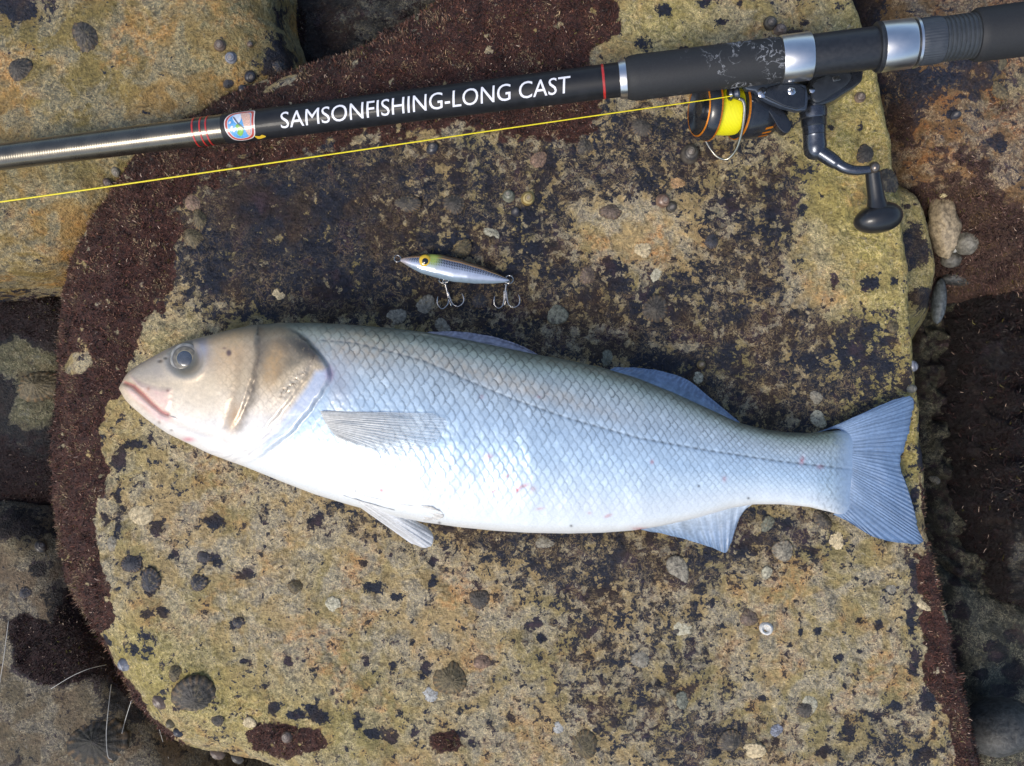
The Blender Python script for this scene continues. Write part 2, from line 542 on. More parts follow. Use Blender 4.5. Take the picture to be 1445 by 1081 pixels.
def strands(parent, gx, gy, z, d, al, n, step, pal, alen):
    w = np.clip((al - 0.42) * 4, 0, 1)
    w = w * (d > -55)
    ids = np.flatnonzero(w.ravel() > 0.05)
    if len(ids) == 0: return
    p = w.ravel()[ids]; p = p / p.sum()
    pick = rng.choice(ids, n, p=p)
    jx = rng.uniform(-0.5, 0.5, n) * step; jy = rng.uniform(-0.5, 0.5, n) * step
    X = (gx.ravel()[pick] + jx - CX) * S; Y = (CY - gy.ravel()[pick] - jy) * S
    gzy, gzx = np.gradient(z, step * S)
    sl = np.stack([-gzx.ravel()[pick], gzy.ravel()[pick], np.ones(n)], -1)
    sl /= np.linalg.norm(sl, axis=1)[:, None]
    Z = z.ravel()[pick] + gzx.ravel()[pick] * jx * S + gzy.ravel()[pick] * jy * S - 0.0006
    base = np.stack([X, Y, Z], -1)
    ang = rng.uniform(0, 2 * np.pi, n)
    side = np.stack([np.cos(ang), np.sin(ang), np.zeros(n)], -1)
    side -= sl * (side * sl).sum(1)[:, None]
    tuft = np.clip(1 + 1.1 * fbm(gx.ravel()[pick] / 18, gy.ravel()[pick] / 18, 3, 78), 0.35, 2.2)[:, None]
    L = rng.uniform(alen[0], alen[1], n)[:, None] * (0.55 + 0.9 * rng.random((n, 1)) ** 2) * tuft
    lean = rng.uniform(0.15, 1.3, n)[:, None]
    d1 = sl + side * lean * 0.5; d1 /= np.linalg.norm(d1, axis=1)[:, None]
    ang2 = ang + rng.uniform(-1.2, 1.2, n)
    side2 = np.stack([np.cos(ang2), np.sin(ang2), np.zeros(n)], -1)
    d2 = sl * 0.5 + side2 * lean; d2 /= np.linalg.norm(d2, axis=1)[:, None]
    wd = np.cross(side, sl); wd /= (np.linalg.norm(wd, axis=1)[:, None] + 1e-9)
    hw = rng.uniform(0.00016, 0.00034, n)[:, None]
    p0, p1 = base, base + d1 * L * 0.5
    p2 = p1 + d2 * L * 0.5
    V = np.stack([p0 - wd * hw, p0 + wd * hw, p1 - wd * hw * 0.9, p1 + wd * hw * 0.9, p2 - wd * hw * 0.5, p2 + wd * hw * 0.5], 1).reshape(-1, 3)
    b = np.arange(n)[:, None] * 6
    F = np.concatenate([b + np.array([[0, 1, 3, 2]]), b + np.array([[2, 3, 5, 4]])])
    pal = np.array(pal)
    # clumps share a tone, single strands vary
    cl = fbm(gx.ravel()[pick] / 36, gy.ravel()[pick] / 36, 4, 77, 0.75)
    ci = np.clip(((cl * 2.3 + 0.5) * 0.76 + rng.random(n) * 0.28) * len(pal), 0, len(pal) - 1).astype(int)
    c = pal[ci] * (0.42 + 1.7 * rng.random(n) ** 1.6)[:, None]
    pale = rng.random(n) < 0.02
    c[pale] = np.array(lin(196, 170, 150))
    gr = (rng.random(n) < 0.015) | ((fbm(gx.ravel()[pick] / 13, gy.ravel()[pick] / 13, 2, 99) > 0.52) & (rng.random(n) < 0.5))
    c[gr] = np.array(lin(98, 92, 40))
    C = np.repeat(c, 6, 0)
    me = big_mesh('red_algae', V, F, cols=C)
    link('red_algae', me, M_ALGAE, parent, kind='stuff')


# ---- the ground far below between the stones
gm = NT('wet_gravel'); go = gm.obj()
vor = gm.n('ShaderNodeTexVoronoi'); vor.inputs['Scale'].default_value = 45; gm.t.links.new(go, vor.inputs['Vector'])
gm.set(color=gm.mix(vor.outputs['Color'], lin(34, 32, 30), lin(74, 68, 60)), rough=0.6)
gm.bump(vor.outputs['Distance'], 0.8, 0.01)
n_ = 121
gxx, gyy = np.meshgrid(np.sign(np.linspace(-1, 1, n_)) * np.abs(np.linspace(-1, 1, n_)) ** 4 * 60, np.sign(np.linspace(-1, 1, n_)) * np.abs(np.linspace(-1, 1, n_)) ** 4 * 60)
gzz = -0.33 + 0.02 * fbm(gxx * 6, gyy * 6, 3, 3) + np.clip(np.hypot(gxx, gyy) - 1.0, 0, 30) * 0.03 * (fbm(gxx * 0.7, gyy * 0.7, 3, 4))
link('ground', big_mesh('ground', np.stack([gxx, gyy, gzz], -1).reshape(-1, 3), grid_faces(n_, n_)), gm.m, kind='structure')

# ---- the flat-topped boulder that carries everything
MAIN = [(172, 246), (215, 198), (265, 163), (335, 128), (420, 97), (490, 75), (560, 40), (625, 0), (680, -60), (760, -150), (950, -190), (1110, -130),
        (1180, -30), (1212, 50), (1238, 135), (1254, 225), (1268, 330), (1279, 450), (1287, 560), (1295, 660), (1306, 760), (1322, 830), (1342, 930), (1366, 1030),
        (1385, 1130), (1330, 1220), (1000, 1260), (600, 1230), (440, 1120), (385, 1080), (330, 1064), (272, 1058), (228, 1030), (182, 970), (140, 900), (97, 830),
        (77, 740), (72, 640), (80, 540), (88, 420), (115, 335)]
DARKZ = [(400, 320, 170, 90, .55), (560, 290, 170, 75, .55), (480, 400, 180, 50, .4), (730, 390, 130, 75, .45), (660, 300, 110, 60, .4), (780, 250, 120, 50, .25),
         (850, 455, 140, 50, .42), (1000, 500, 120, 90, .3), (1130, 520, 110, 70, .45), (1195, 465, 55, 45, .4), (1090, 590, 110, 30, .5), (950, 240, 70, 60, .3),
         (890, 190, 90, 40, .3), (1110, 250, 60, 70, .32), (1060, 340, 80, 60, .22), (1010, 420, 80, 60, .25), (880, 325, 85, 48, -.45), (1185, 390, 52, 90, -.4),
         (1225, 220, 55, 140, -.4), (1185, 200, 70, 130, -.2), (950, 40, 110, 60, -.15), (430, 350, 30, 30, -.3), (240, 480, 45, 25, -.35), (830, 850, 60, 100, .2), (760, 800, 110, 50, .16), (930, 790, 90, 40, .18),
         (960, 900, 70, 110, .15), (880, 1000, 100, 70, .14), (1010, 1050, 90, 35, .28), (1255, 1050, 70, 50, .22), (1290, 850, 18, 80, .25), (1180, 840, 120, 120, -.06),
         (540, 820, 200, 70, -.08), (300, 850, 140, 120, -.06), (1050, 740, 60, 40, .2), (1130, 765, 60, 40, .22), (600, 735, 100, 25, .2), (700, 770, 120, 30, .16),
         (1010, 790, 60, 30, .16), (1000, 660, 200, 50, .2), (850, 700, 200, 60, .15), (500, 690, 120, 60, .1), (1240, 560, 40, 60, .12)]
SPOTS = [(170, 645, 13, 22), (192, 627, 24, 11), (213, 616, 10, 8), (167, 703, 7, 16), (168, 742, 8, 14), (185, 795, 17, 15), (206, 808, 14, 11), (213, 830, 12, 16), (288, 786, 10, 10), (280, 823, 13, 11),
         (205, 865, 11, 9), (208, 898, 14, 9), (230, 865, 8, 8), (335, 880, 10, 9), (345, 935, 7, 6), (407, 935, 8, 9), (385, 1000, 11, 9), (305, 790, 10, 14), (350, 812, 14, 12), (245, 785, 10, 9),
         (300, 735, 22, 9), (222, 745, 16, 12), (450, 735, 14, 14), (205, 918, 9, 7), (190, 915, 7, 10), (148, 735, 7, 12), (150, 905, 9, 9), (205, 928, 6, 5), (515, 795, 7, 6), (610, 790, 7, 7), (610, 820, 10, 10), (530, 830, 18, 8), (560, 842, 8, 6),
         (555, 938, 9, 8), (598, 945, 11, 17), (517, 937, 5, 6), (585, 1033, 8, 8), (505, 1015, 14, 15), (525, 1035, 18, 13), (555, 1045, 13, 14), (668, 1050, 9, 9), (720, 1012, 8, 9), (658, 996, 10, 9), (645, 1035, 12, 9),
         (420, 1010, 18, 10), (445, 1005, 14, 13), (460, 1010, 9, 9), (435, 998, 9, 8), (760, 880, 8, 10), (745, 885, 10, 8), (765, 900, 10, 8), (875, 785, 12, 9), (855, 830, 14, 12), (815, 865, 9, 12), (836, 893, 8, 9),
         (1112, 738, 12, 12), (1147, 778, 11, 12), (1050, 770, 18, 15), (1077, 985, 8, 8), (1212, 875, 6, 7), (1260, 995, 12, 8), (1258, 832, 9, 9), (1208, 815, 5, 5), (1115, 910, 6, 5), (1155, 890, 6, 6), (1130, 892, 5, 7), (1212, 920, 5, 5), (1206, 980, 4, 8),
         (1175, 398, 8, 10), (1229, 400, 15, 15), (1262, 396, 5, 15), (1213, 495, 22, 22), (1190, 500, 25, 14), (1225, 475, 14, 12), (1255, 515, 10, 8), (1250, 480, 8, 10), (1268, 545, 8, 5), (1145, 510, 16, 10), (1238, 455, 6, 8),
         (935, 17, 14, 10), (908, 62, 14, 10), (1018, 30, 10, 7), (995, 3, 9, 8), (965, 72, 9, 6), (1045, 3, 6, 4), (1120, 45, 15, 8), (1150, 170, 8, 12), (1215, 180, 4, 9), (1180, 230, 5, 5), (1090, 300, 10, 12), (1110, 322, 14, 10), (1080, 325, 12, 8), (1030, 290, 20, 20), (1132, 292, 7, 9),
         (1000, 300, 10, 8), (1172, 180, 5, 4), (470, 400, 25, 22), (370, 290, 45, 30), (300, 400, 20, 14), (755, 350, 30, 12), (865, 380, 20, 22), (745, 310, 18, 16), (640, 340, 30, 12), (930, 430, 35, 25), (320, 118, 8, 8), (1280, 540, 6, 5),
         (1290, 810, 10, 30), (1300, 640, 8, 40), (1290, 700, 10, 20), (1252, 755, 16, 14), (1285, 870, 9, 25), (1290, 930, 10, 30), (1310, 985, 14, 30), (1230, 1010, 12, 10), (1185, 930, 9, 7), (1240, 880, 7, 10), (1200, 1030, 16, 9), (1160, 1060, 15, 10), (1305, 1060, 20, 20)]
ALG_MAIN = [(60, 640), (60, 420), (110, 310), (180, 230), (290, 140), (420, 92), (560, 30), (640, -30), (700, -170), (850, -170), (868, 0), (880, 42), (860, 62), (842, 82), (850, 150),
            (838, 178), (800, 196), (700, 192), (660, 176), (560, 186), (505, 196), (430, 222), (330, 240), (278, 262), (262, 300), (258, 350), (238, 405), (212, 445), (186, 500), (172, 545), (150, 585), (136, 608),
            (152, 655), (144, 700), (132, 730), (142, 790), (155, 830), (163, 875), (140, 893), (175, 950), (215, 1010), (275, 1060), (230, 1060), (150, 960), (60, 840)]
ALG_R = [(1284, 775), (1300, 783), (1309, 772), (1330, 830), (1350, 930), (1378, 1040), (1388, 1130), (1350, 1130), (1348, 1060), (1335, 1010), (1318, 985), (1300, 950), (1303, 905), (1296, 870), (1306, 845), (1292, 805)]
ALG_P = [(345, 1035), (360, 1022), (395, 1018), (430, 1025), (455, 1030), (462, 1050), (440, 1060), (415, 1062), (408, 1075), (390, 1068), (370, 1060), (350, 1055)]
ALG_R2 = [(1293, 655), (1302, 690), (1318, 760), (1330, 830), (1316, 800), (1306, 740), (1298, 700)]
ALG_F = [(600, 1035), (640, 1030), (660, 1055), (640, 1065), (610, 1060)]


def paint_main(u, v, d):
    dark = np.full(u.shape, 0.35)
    for (x, y, rx, ry, s) in DARKZ: dark = dark + s * blob(u, v, x, y, rx, ry)
    dark = np.minimum(dark, 0.61 + 0.12 * sstep(640, 480, u))
    wu = u + 5 * fbm(u / 14, v / 14, 3, 21); wv = v + 5 * fbm(u / 14, v / 14, 3, 22)
    for (x, y, rx, ry) in SPOTS:
        r = np.hypot((wu - x) / (rx * 1.05), (wv - y) / (ry * 1.05))
        dark = np.maximum(dark, 0.84 - 0.44 * r)
    mott = 1 - 0.75 * blob(u, v, 420, 310, 190, 90)
    for (x, y, rx, ry) in SPOTS[:150]:
        mott = np.minimum(mott, sstep(0.9, 1.5, np.hypot((wu - x) / rx, (wv - y) / ry)))
    al = np.zeros(u.shape)
    wn2 = 20 * fbm(u / 45, v / 45, 5, 31, 0.75)
    for pg in (ALG_MAIN, ALG_R, ALG_P, ALG_F, ALG_R2):
        soft = 1.0 + 2.2 * np.clip(blob(u, v, 480, 230, 330, 70) * 1.6, 0, 1) + 1.2 * blob(u, v, 230, 420, 60, 120)
        al = np.maximum(al, sstep(-9, 9, poly_sd(u + wn2 * soft, v + wn2 * 0.7 * soft, pg) / soft))
    al = np.maximum(al, 0.62 * blob(u, v, 760, 185, 130, 22) + 0.35 * blob(u, v, 640, 330, 50, 22) + 0.4 * blob(u, v, 985, 170, 25, 60) + .25 * blob(u, v, 560, 250, 250, 50))
    # bare yellow patches inside the fringe
    for (x, y, rx, ry) in [(110, 512, 20, 14), (215, 475, 20, 14), (395, 118, 26, 5), (850, 78, 20, 14)]:
        al = al * (1 - np.clip(1.5 * blob(u + wn2 * .5, v, x, y, rx, ry, -25), 0, 1))
    al = al * (1 - 0.6 * sstep(0.18, 0.4, fbm(u / 26, v / 26, 4, 41, 0.65)))
    green = 0.85 * sstep(1120, 1240, u + 20 * fbm(u / 50, v / 50, 3, 51)) * sstep(760, 560, v) + 0.8 * blob(u, v, 930, 30, 110, 60)
    green = green + 0.9 * blob(u, v, 300, 990, 170, 60, 20) + 0.5 * blob(u, v, 200, 900, 60, 60) + 0.5 * blob(u, v, 160, 600, 60, 90) + 0.5 * blob(u, v, 240, 480, 60, 30) + .5 * blob(u, v, 1285, 640, 20, 130) + .4 * blob(u, v, 520, 1010, 120, 60)
    green = green + .4 * blob(u, v, 1290, 900, 20, 60) + 0.9 * blob(u, v, 1185, 200, 80, 130)
    ochre = 0.45 + 0.5 * blob(u, v, 900, 330, 200, 120) + 0.4 * blob(u, v, 560, 880, 200, 120) + 0.3 * blob(u, v, 1150, 900, 160, 120) + .4 * blob(u, v, 970, 60, 80, 60)
    wet = 0.9 * blob(u, v, 520, 330, 260, 110) + 0.6 * blob(u, v, 850, 450, 200, 80) + 0.6 * blob(u, v, 1050, 540, 160, 90) + 0.5 * blob(u, v, 850, 900, 120, 140) + .7 * blob(u, v, 300, 930, 260, 130)
    return dict(mott=mott, dark=dark, algae=al, green=np.clip(green, 0, 1), ochre=np.clip(ochre, 0, 1), wet=np.clip(wet, 0, 1))


def relief_main(gx, gy, d):
    z = 0.0032 * fbm(gx / 40, gy / 40, 3, 61) + 0.0011 * np.abs(fbm(gx / 11, gy / 11, 3, 63))
    z = z + 0.0012 * fbm(gx / 15, gy / 15, 3, 62) * (0.4 + blob(gx, gy, 650, 340, 420, 140))
    # shallow limpet pits
    prng = np.random.default_rng(5)
    for i in range(90):
        x, y = prng.uniform(240, 1260), prng.uniform(220, 1070)
        r = prng.uniform(6, 16)
        m = (np.abs(gx - x) < 4 * r) & (np.abs(gy - y) < 4 * r)
        q = np.hypot(gx[m] - x, gy[m] - y) / r
        z[m] += 0.0009 * (np.exp(-((q - 1) / 0.3) ** 2) - 0.8 * np.exp(-(q / 0.8) ** 2))
    # the fish, reel and lure lie on an even part
    flat = np.clip(blob(gx, gy, 700, 620, 560, 130) * 1.5, 0, 0.8)
    return z * (1 - flat)


def R_main(gx, gy):
    return np.clip(105 - 0.07 * (gx - 80), 26, 105)


boulder('large flat-topped boulder with mottled tan and black crust, under the fish', MAIN, 0.0, -0.026, R_main, M_MAIN, paint_main, step=2.1,
        rough_amp=0.0022, relief=relief_main, wall=2.6, depth=0.24, seed=100, algae_n=105000, algae_pal=PAL_RED)

# ---- neighbours
def paint_gold(u, v, d):
    dark = 0.2 + 0.55 * blob(u, v, 20, 10, 60, 25) + 0.7 * blob(u, v, 390, 90, 30, 22) + 0.25 * blob(u, v, 395, 60, 14, 60) + .3 * blob(u, v, 400, 20, 8, 20) + 0.4 * blob(u, v, 0, 420, 120, 14)
    green = 0.75 * blob(u, v, 350, 60, 90, 120) + 0.4 * blob(u, v, 120, 240, 160, 60)
    ochre = 0.75 + 0.25 * fbm(u / 80, v / 80, 2, 5)
    return dict(dark=dark, green=green, ochre=ochre, wet=np.full(u.shape, 0.8))


boulder('golden tan boulder under the thin end of the rod, behind the left edge', [(-130, -130), (200, -150), (360, -120), (380, 0), (394, 60), (405, 110), (330, 190), (230, 250), (130, 340), (60, 376), (0, 386), (-130, 380), (-170, 150)],
        -0.018, -0.045, 70, M_GOLD, paint_gold, step=3.0, rough_amp=0.006, seed=200, wall=7.0)


def paint_left(u, v, d):
    pale = sstep(-8, 10, poly_sd(u + 10 * fbm(u / 20, v / 20, 3, 8), v, [(-20, 490), (30, 475), (80, 500), (92, 560), (75, 600), (35, 610), (10, 595), (25, 545), (-20, 510)]))
    al = (1 - pale) * (0.75 * blob(u, v, 30, 430, 90, 40) + 0.7 * blob(u, v, 20, 690, 80, 50) + 0.35)
    return dict(dark=0.85 - 0.62 * pale, algae=al, green=0.8 * pale, ochre=0.3 + 0 * u, wet=0.7 + 0 * u)


boulder('dark low boulder with a pale yellow patch, left of the red algae fringe', [(-140, 400), (50, 398), (120, 415), (130, 560), (115, 700), (40, 728), (-140, 715)], -0.11, -0.14, 60, M_GREY, paint_left, step=3.2, seed=300,
        algae_n=9000, algae_pal=PAL_DARK, depth=0.15)


def paint_ll(u, v, d):
    w = 10 * fbm(u / 25, v / 25, 3, 12)
    al = sstep(-8, 10, poly_sd(u + w, v + w, [(10, 880), (30, 860), (70, 880), (100, 820), (150, 900), (260, 1060), (150, 960), (60, 970), (20, 945)]))
    dark = 0.3 + 0.5 * al + 0.55 * blob(u, v, 10, 740, 60, 22) + 0.5 * blob(u, v, 185, 980, 40, 60, 30) + 0.6 * blob(u, v, 57, 805, 11, 12) + .5 * blob(u, v, 85, 850, 20, 20) + .5 * blob(u, v, 25, 1075, 12, 8)
    green = 0.7 * blob(u, v, 50, 760, 60, 30)
    return dict(dark=dark, algae=al * 0.9, green=green, ochre=0.12 + 0 * u, wet=0.5 + 0 * u)


boulder('brownish boulder in the shade at the lower left corner', [(-140, 730), (45, 712), (105, 760), (150, 870), (235, 1000), (275, 1070), (300, 1220), (-140, 1220)], -0.085, -0.12, 60, M_SHADE, paint_ll, step=3.0, seed=400,
        algae_n=9000, algae_pal=PAL_DARK, depth=0.18)


def paint_tc(u, v, d):
    return dict(mott=1 + 0 * u, dark=0.46 + 0.3 * sstep(520, 420, u), algae=0.55 * blob(u, v, 420, 40, 25, 80), green=0 * u, ochre=0 * u, wet=0.9 + 0 * u)


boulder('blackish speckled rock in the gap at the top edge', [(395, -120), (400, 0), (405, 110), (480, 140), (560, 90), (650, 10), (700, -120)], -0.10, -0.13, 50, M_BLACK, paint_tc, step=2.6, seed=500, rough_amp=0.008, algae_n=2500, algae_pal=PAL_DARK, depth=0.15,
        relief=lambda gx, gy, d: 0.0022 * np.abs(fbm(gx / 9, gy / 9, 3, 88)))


def paint_rt(u, v, d):
    w = 16 * fbm(u / 30, v / 30, 4, 17)
    al = (0.7 + 0.5 * fbm(u / 25, v / 25, 3, 44)) * 0.8 * blob(u + w, v + w, 1370, 235, 90, 50, 10) + 0.55 * blob(u, v, 1270, 170, 30, 60) + 0.5 * blob(u + w, v, 1420, 150, 50, 25) + 0.8 * sstep(230, 300, v + w + (1300 - u) * 0.15)
    dark = 0.36 + 0.3 * blob(u, v, 1280, 130, 40, 60) + 0.3 * blob(u, v, 1360, 110, 70, 20) + .55 * sstep(1250, 1225, u + w * .5)
    for (x, y, rx, ry) in [(1360, 90, 22, 12), (1395, 95, 16, 10), (1365, 120, 16, 9), (1375, 135, 10, 8), (1410, 200, 12, 14), (1330, 285, 12, 9), (1345, 160, 8, 10), (1290, 100, 12, 10)]:
        dark = np.maximum(dark, 1.2 - 0.7 * np.hypot((u + w * .4 - x) / rx, (v + w * .4 - y) / ry))
    return dict(dark=dark, algae=np.clip(al, 0, 1), green=0.3 * blob(u, v, 1440, 120, 60, 40), ochre=0.9 + 0 * u, wet=0.4 + 0 * u)


boulder('orange-brown boulder behind the butt of the rod at the right', [(1195, -130), (1212, 0), (1240, 100), (1258, 200), (1280, 255), (1320, 275), (1365, 300), (1400, 345), (1445, 362), (1590, 380), (1640, 100), (1590, -130)], -0.055, -0.085, 50, M_BROWN,
        paint_rt, step=3.0, seed=600, rough_amp=0.009, algae_n=24000, algae_pal=PAL_PURPLE, depth=0.2, alen=(0.002, 0.0042), relief=lambda gx, gy, d: 0.003 * fbm(gx / 20, gy / 20, 3, 95))


def paint_ledge(u, v, d):
    w = 6 * fbm(u / 15, v / 15, 3, 19)
    dark = 0.3 + 0.75 * blob(u + w, v, 1287, 345, 14, 20) + 0.7 * blob(u + w, v, 1303, 360, 12, 16) + .6 * blob(u, v + w, 1280, 292, 8, 6) + .7 * blob(u, v + w, 1300, 420, 25, 14) + .6 * blob(u + w, v, 1278, 375, 12, 14)
    return dict(dark=dark, green=0.7 + 0 * u, ochre=0.2 + 0 * u)


boulder('small yellow-green stone with black spots, beside the reel handle knob', [(1240, 262), (1268, 262), (1292, 275), (1306, 310), (1314, 350), (1318, 390), (1308, 425), (1280, 440), (1250, 400), (1240, 320)], -0.065, -0.08, 22, M_MAIN, paint_ledge, step=1.8, seed=700, rough_amp=0.003, depth=0.16)


def paint_ralg(u, v, d):
    w = 20 * fbm(u / 40, v / 40, 3, 23)
    al = 0.62 + 0.3 * fbm(u / 40, v / 40, 3, 24)
    al = al * (1 - np.clip(1.6 * blob(u, v, 1440, 790, 14, 40), 0, 1)) * (1 - np.clip(1.2 * blob(u + w, v, 1405, 500, 12, 16), 0, 1))
    return dict(dark=0.8 - 0.6 * blob(u, v, 1440, 790, 14, 40), algae=al, ochre=0.9 + 0 * u, wet=0.5 + 0 * u)


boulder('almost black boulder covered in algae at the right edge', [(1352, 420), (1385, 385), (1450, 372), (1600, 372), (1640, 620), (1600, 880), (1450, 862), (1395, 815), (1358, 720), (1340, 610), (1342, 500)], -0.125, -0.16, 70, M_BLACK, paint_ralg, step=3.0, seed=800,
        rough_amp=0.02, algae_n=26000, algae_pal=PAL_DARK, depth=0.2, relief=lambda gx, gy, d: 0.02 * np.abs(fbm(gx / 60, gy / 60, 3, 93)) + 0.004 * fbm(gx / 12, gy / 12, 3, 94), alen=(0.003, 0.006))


def paint_gap(u, v, d):
    return dict(mott=1 + 0 * u, dark=0.47 + 0.3 * fbm(u / 25, v / 25, 2, 30), green=0.4 + 0 * u, ochre=0.3 + 0 * u, wet=0.6 + 0 * u)


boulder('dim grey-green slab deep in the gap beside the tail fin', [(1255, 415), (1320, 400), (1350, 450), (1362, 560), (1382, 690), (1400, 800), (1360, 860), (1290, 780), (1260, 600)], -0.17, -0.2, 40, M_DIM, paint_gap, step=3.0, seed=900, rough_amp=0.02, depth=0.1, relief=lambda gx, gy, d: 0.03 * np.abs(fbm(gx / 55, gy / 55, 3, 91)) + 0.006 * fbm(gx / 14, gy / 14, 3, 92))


def paint_lr(u, v, d):
    w = 8 * fbm(u / 20, v / 20, 3, 27)
    dark = 0.3 + 0 * u
    for (x, y, rx, ry) in [(1347, 820, 9, 8), (1335, 857, 9, 7), (1360, 865, 12, 14), (1405, 920, 16, 14), (1425, 895, 12, 10), (1385, 950, 10, 8), (1430, 945, 14, 16), (1415, 975, 22, 10), (1350, 920, 8, 20), (1440, 900, 8, 10)]:
        dark = np.maximum(dark, 1.2 - 0.7 * np.hypot((u + w - x) / rx, (v + w - y) / ry))
    return dict(dark=dark, green=0.3 + 0 * u, ochre=0.1 + 0 * u, wet=0.4 + 0 * u)


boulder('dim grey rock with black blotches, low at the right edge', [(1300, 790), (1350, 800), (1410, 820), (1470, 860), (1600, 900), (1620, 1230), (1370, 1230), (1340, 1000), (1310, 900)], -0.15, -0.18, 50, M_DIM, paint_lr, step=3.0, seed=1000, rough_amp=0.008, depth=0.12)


# ---- pebbles wedged between the boulders, colours darkened for the shade there
def pebble(px, py, rx, ry, rz, rot, col, label, z=None, amp=0.12, seed=0, pw=1.0):
    g = ground(px, py) if z is None else z
    c = P(px, py, g + rz * 0.55)
    k = S * (H - c.z) / H
    rs = np.random.default_rng(seed + 50)
    o3 = rs.uniform(0, 40, 3)
    def fn(v):
        n = float(fbm(np.array(v.x * 1.6 + o3[0]), np.array(v.y * 1.6 + v.z + o3[1]), 3, seed))
        s = 1 + amp * n
        return Vector((math.copysign(abs(v.x) ** pw, v.x), math.copysign(abs(v.y) ** pw, v.y), v.z)) * s
    me = ball_mesh('pebble', c, rx * k, ry * k, rz, math.radians(rot), 40, 26, fn)
    n = len(me.vertices)
    co = np.zeros(n * 3, np.float32); me.vertices.foreach_get('co', co); co = co.reshape(-1, 3)
    f = 1 + 0.25 * fbm(co[:, 0] * 150, co[:, 1] * 150 + co[:, 2] * 90, 4, seed)
    a = me.attributes.new('Col', 'FLOAT_COLOR', 'POINT')
    c4 = np.ones((n, 4), np.float32); c4[:, :3] = np.array(col)[None] * f[:, None]
    a.data.foreach_set('color', c4.ravel())
    return link('pebble', me, M_PEBBLE, label=label, cat='pebble', group='pebbles in the gap')


pebble(1331, 318, 21, 47, 0.014, 6, lin(150, 134, 108), 'long cream pebble with pointed ends in the gap right of the reel handle', z=-0.10, seed=1, amp=0.25, pw=1.15)
pebble(1334, 273, 9, 6, 0.004, 20, lin(176, 160, 120), 'tiny yellowish stone touching the top of the long cream pebble', z=-0.085, seed=2)
pebble(1363, 342, 17, 18, 0.012, 0, lin(112, 108, 98), 'round pale grey pebble touching the long cream pebble', z=-0.11, seed=3)
pebble(1342, 366, 14, 12, 0.008, 0, lin(96, 92, 84), 'small grey pebble below the point of the long cream pebble', z=-0.12, seed=4)
pebble(1346, 351, 4, 6, 0.004, 20, lin(165, 165, 160), 'tiny white stone chip between the grey pebbles', z=-0.11, seed=12)
pebble(1390, 366, 26, 15, 0.010, 20, lin(70, 68, 64), 'flat grey wedge-shaped pebble right of the round pale pebble', z=-0.13, seed=5, amp=0.2)
pebble(1362, 390, 34, 14, 0.012, 4, lin(60, 60, 58), 'dark oval stone under the small grey pebbles', z=-0.145, seed=6)
pebble(1325, 425, 9, 32, 0.008, -6, lin(88, 94, 96), 'slim blue-grey stone standing in the gap below the pebbles', z=-0.14, seed=7)
pebble(1408, 1025, 52, 36, 0.028, 22, lin(66, 66, 64), 'large smooth dark grey pebble at the lower right corner', z=-0.135, seed=8, amp=0.06)

# ------------------------------------------------------------------ the sea bass
TOPC = [(172, 545), (176, 536), (183, 525), (200, 513), (230, 497), (252, 486), (270, 480), (300, 473), (330, 465), (360, 459), (400, 456), (450, 456), (500, 459), (550, 463), (600, 469), (650, 478), (700, 488), (750, 499), (800, 508),
        (850, 519), (900, 534), (950, 554), (1000, 577), (1040, 596), (1080, 606), (1110, 610), (1140, 611), (1165, 609), (1185, 607), (1200, 611), (1215, 626)]
BOTC = [(172, 551), (176, 560), (185, 571), (210, 592), (240, 612), (270, 626), (300, 640), (350, 658), (400, 678), (450, 697), (500, 712), (550, 725), (600, 735), (650, 742), (700, 747), (750, 750), (800, 751), (850, 750), (890, 747), (930, 741),
        (980, 730), (1030, 716), (1060, 711), (1100, 711), (1140, 715), (1165, 721), (1185, 726), (1200, 722), (1215, 704)]
THK = [(172, .0025), (178, .006), (190, .0095), (230, .0145), (262, .018), (320, .0245), (400, .031), (480, .0345), (600, .0365), (750, .035), (900, .029), (1000, .022), (1080, .0155), (1140, .0105), (1175, .0062), (1198, .0028), (1215, .0004)]
ZREF = 0.03


def interp(tab, u):
    a = np.array(tab, float)
    return np.interp(u, a[:, 0], a[:, 1])


def sm_interp(tab, u, w=9):
    uu = np.linspace(tab[0][0], tab[-1][0], 800)
    v = interp(tab, uu)
    k = np.hanning(w * 2 + 1); k /= k.sum()
    vp = np.concatenate([2 * v[0] - v[w:0:-1], v, 2 * v[-1] - v[-2:-w - 2:-1]])
    return np.interp(u, uu, np.convolve(vp, k, 'valid'))


M_FISH = vcol_mat('fish_skin', rough=0.36, metal=0.22, spec=0.55, var=0.05, nscale=900, bump=0.06, coat=0.25, coatr=0.18)


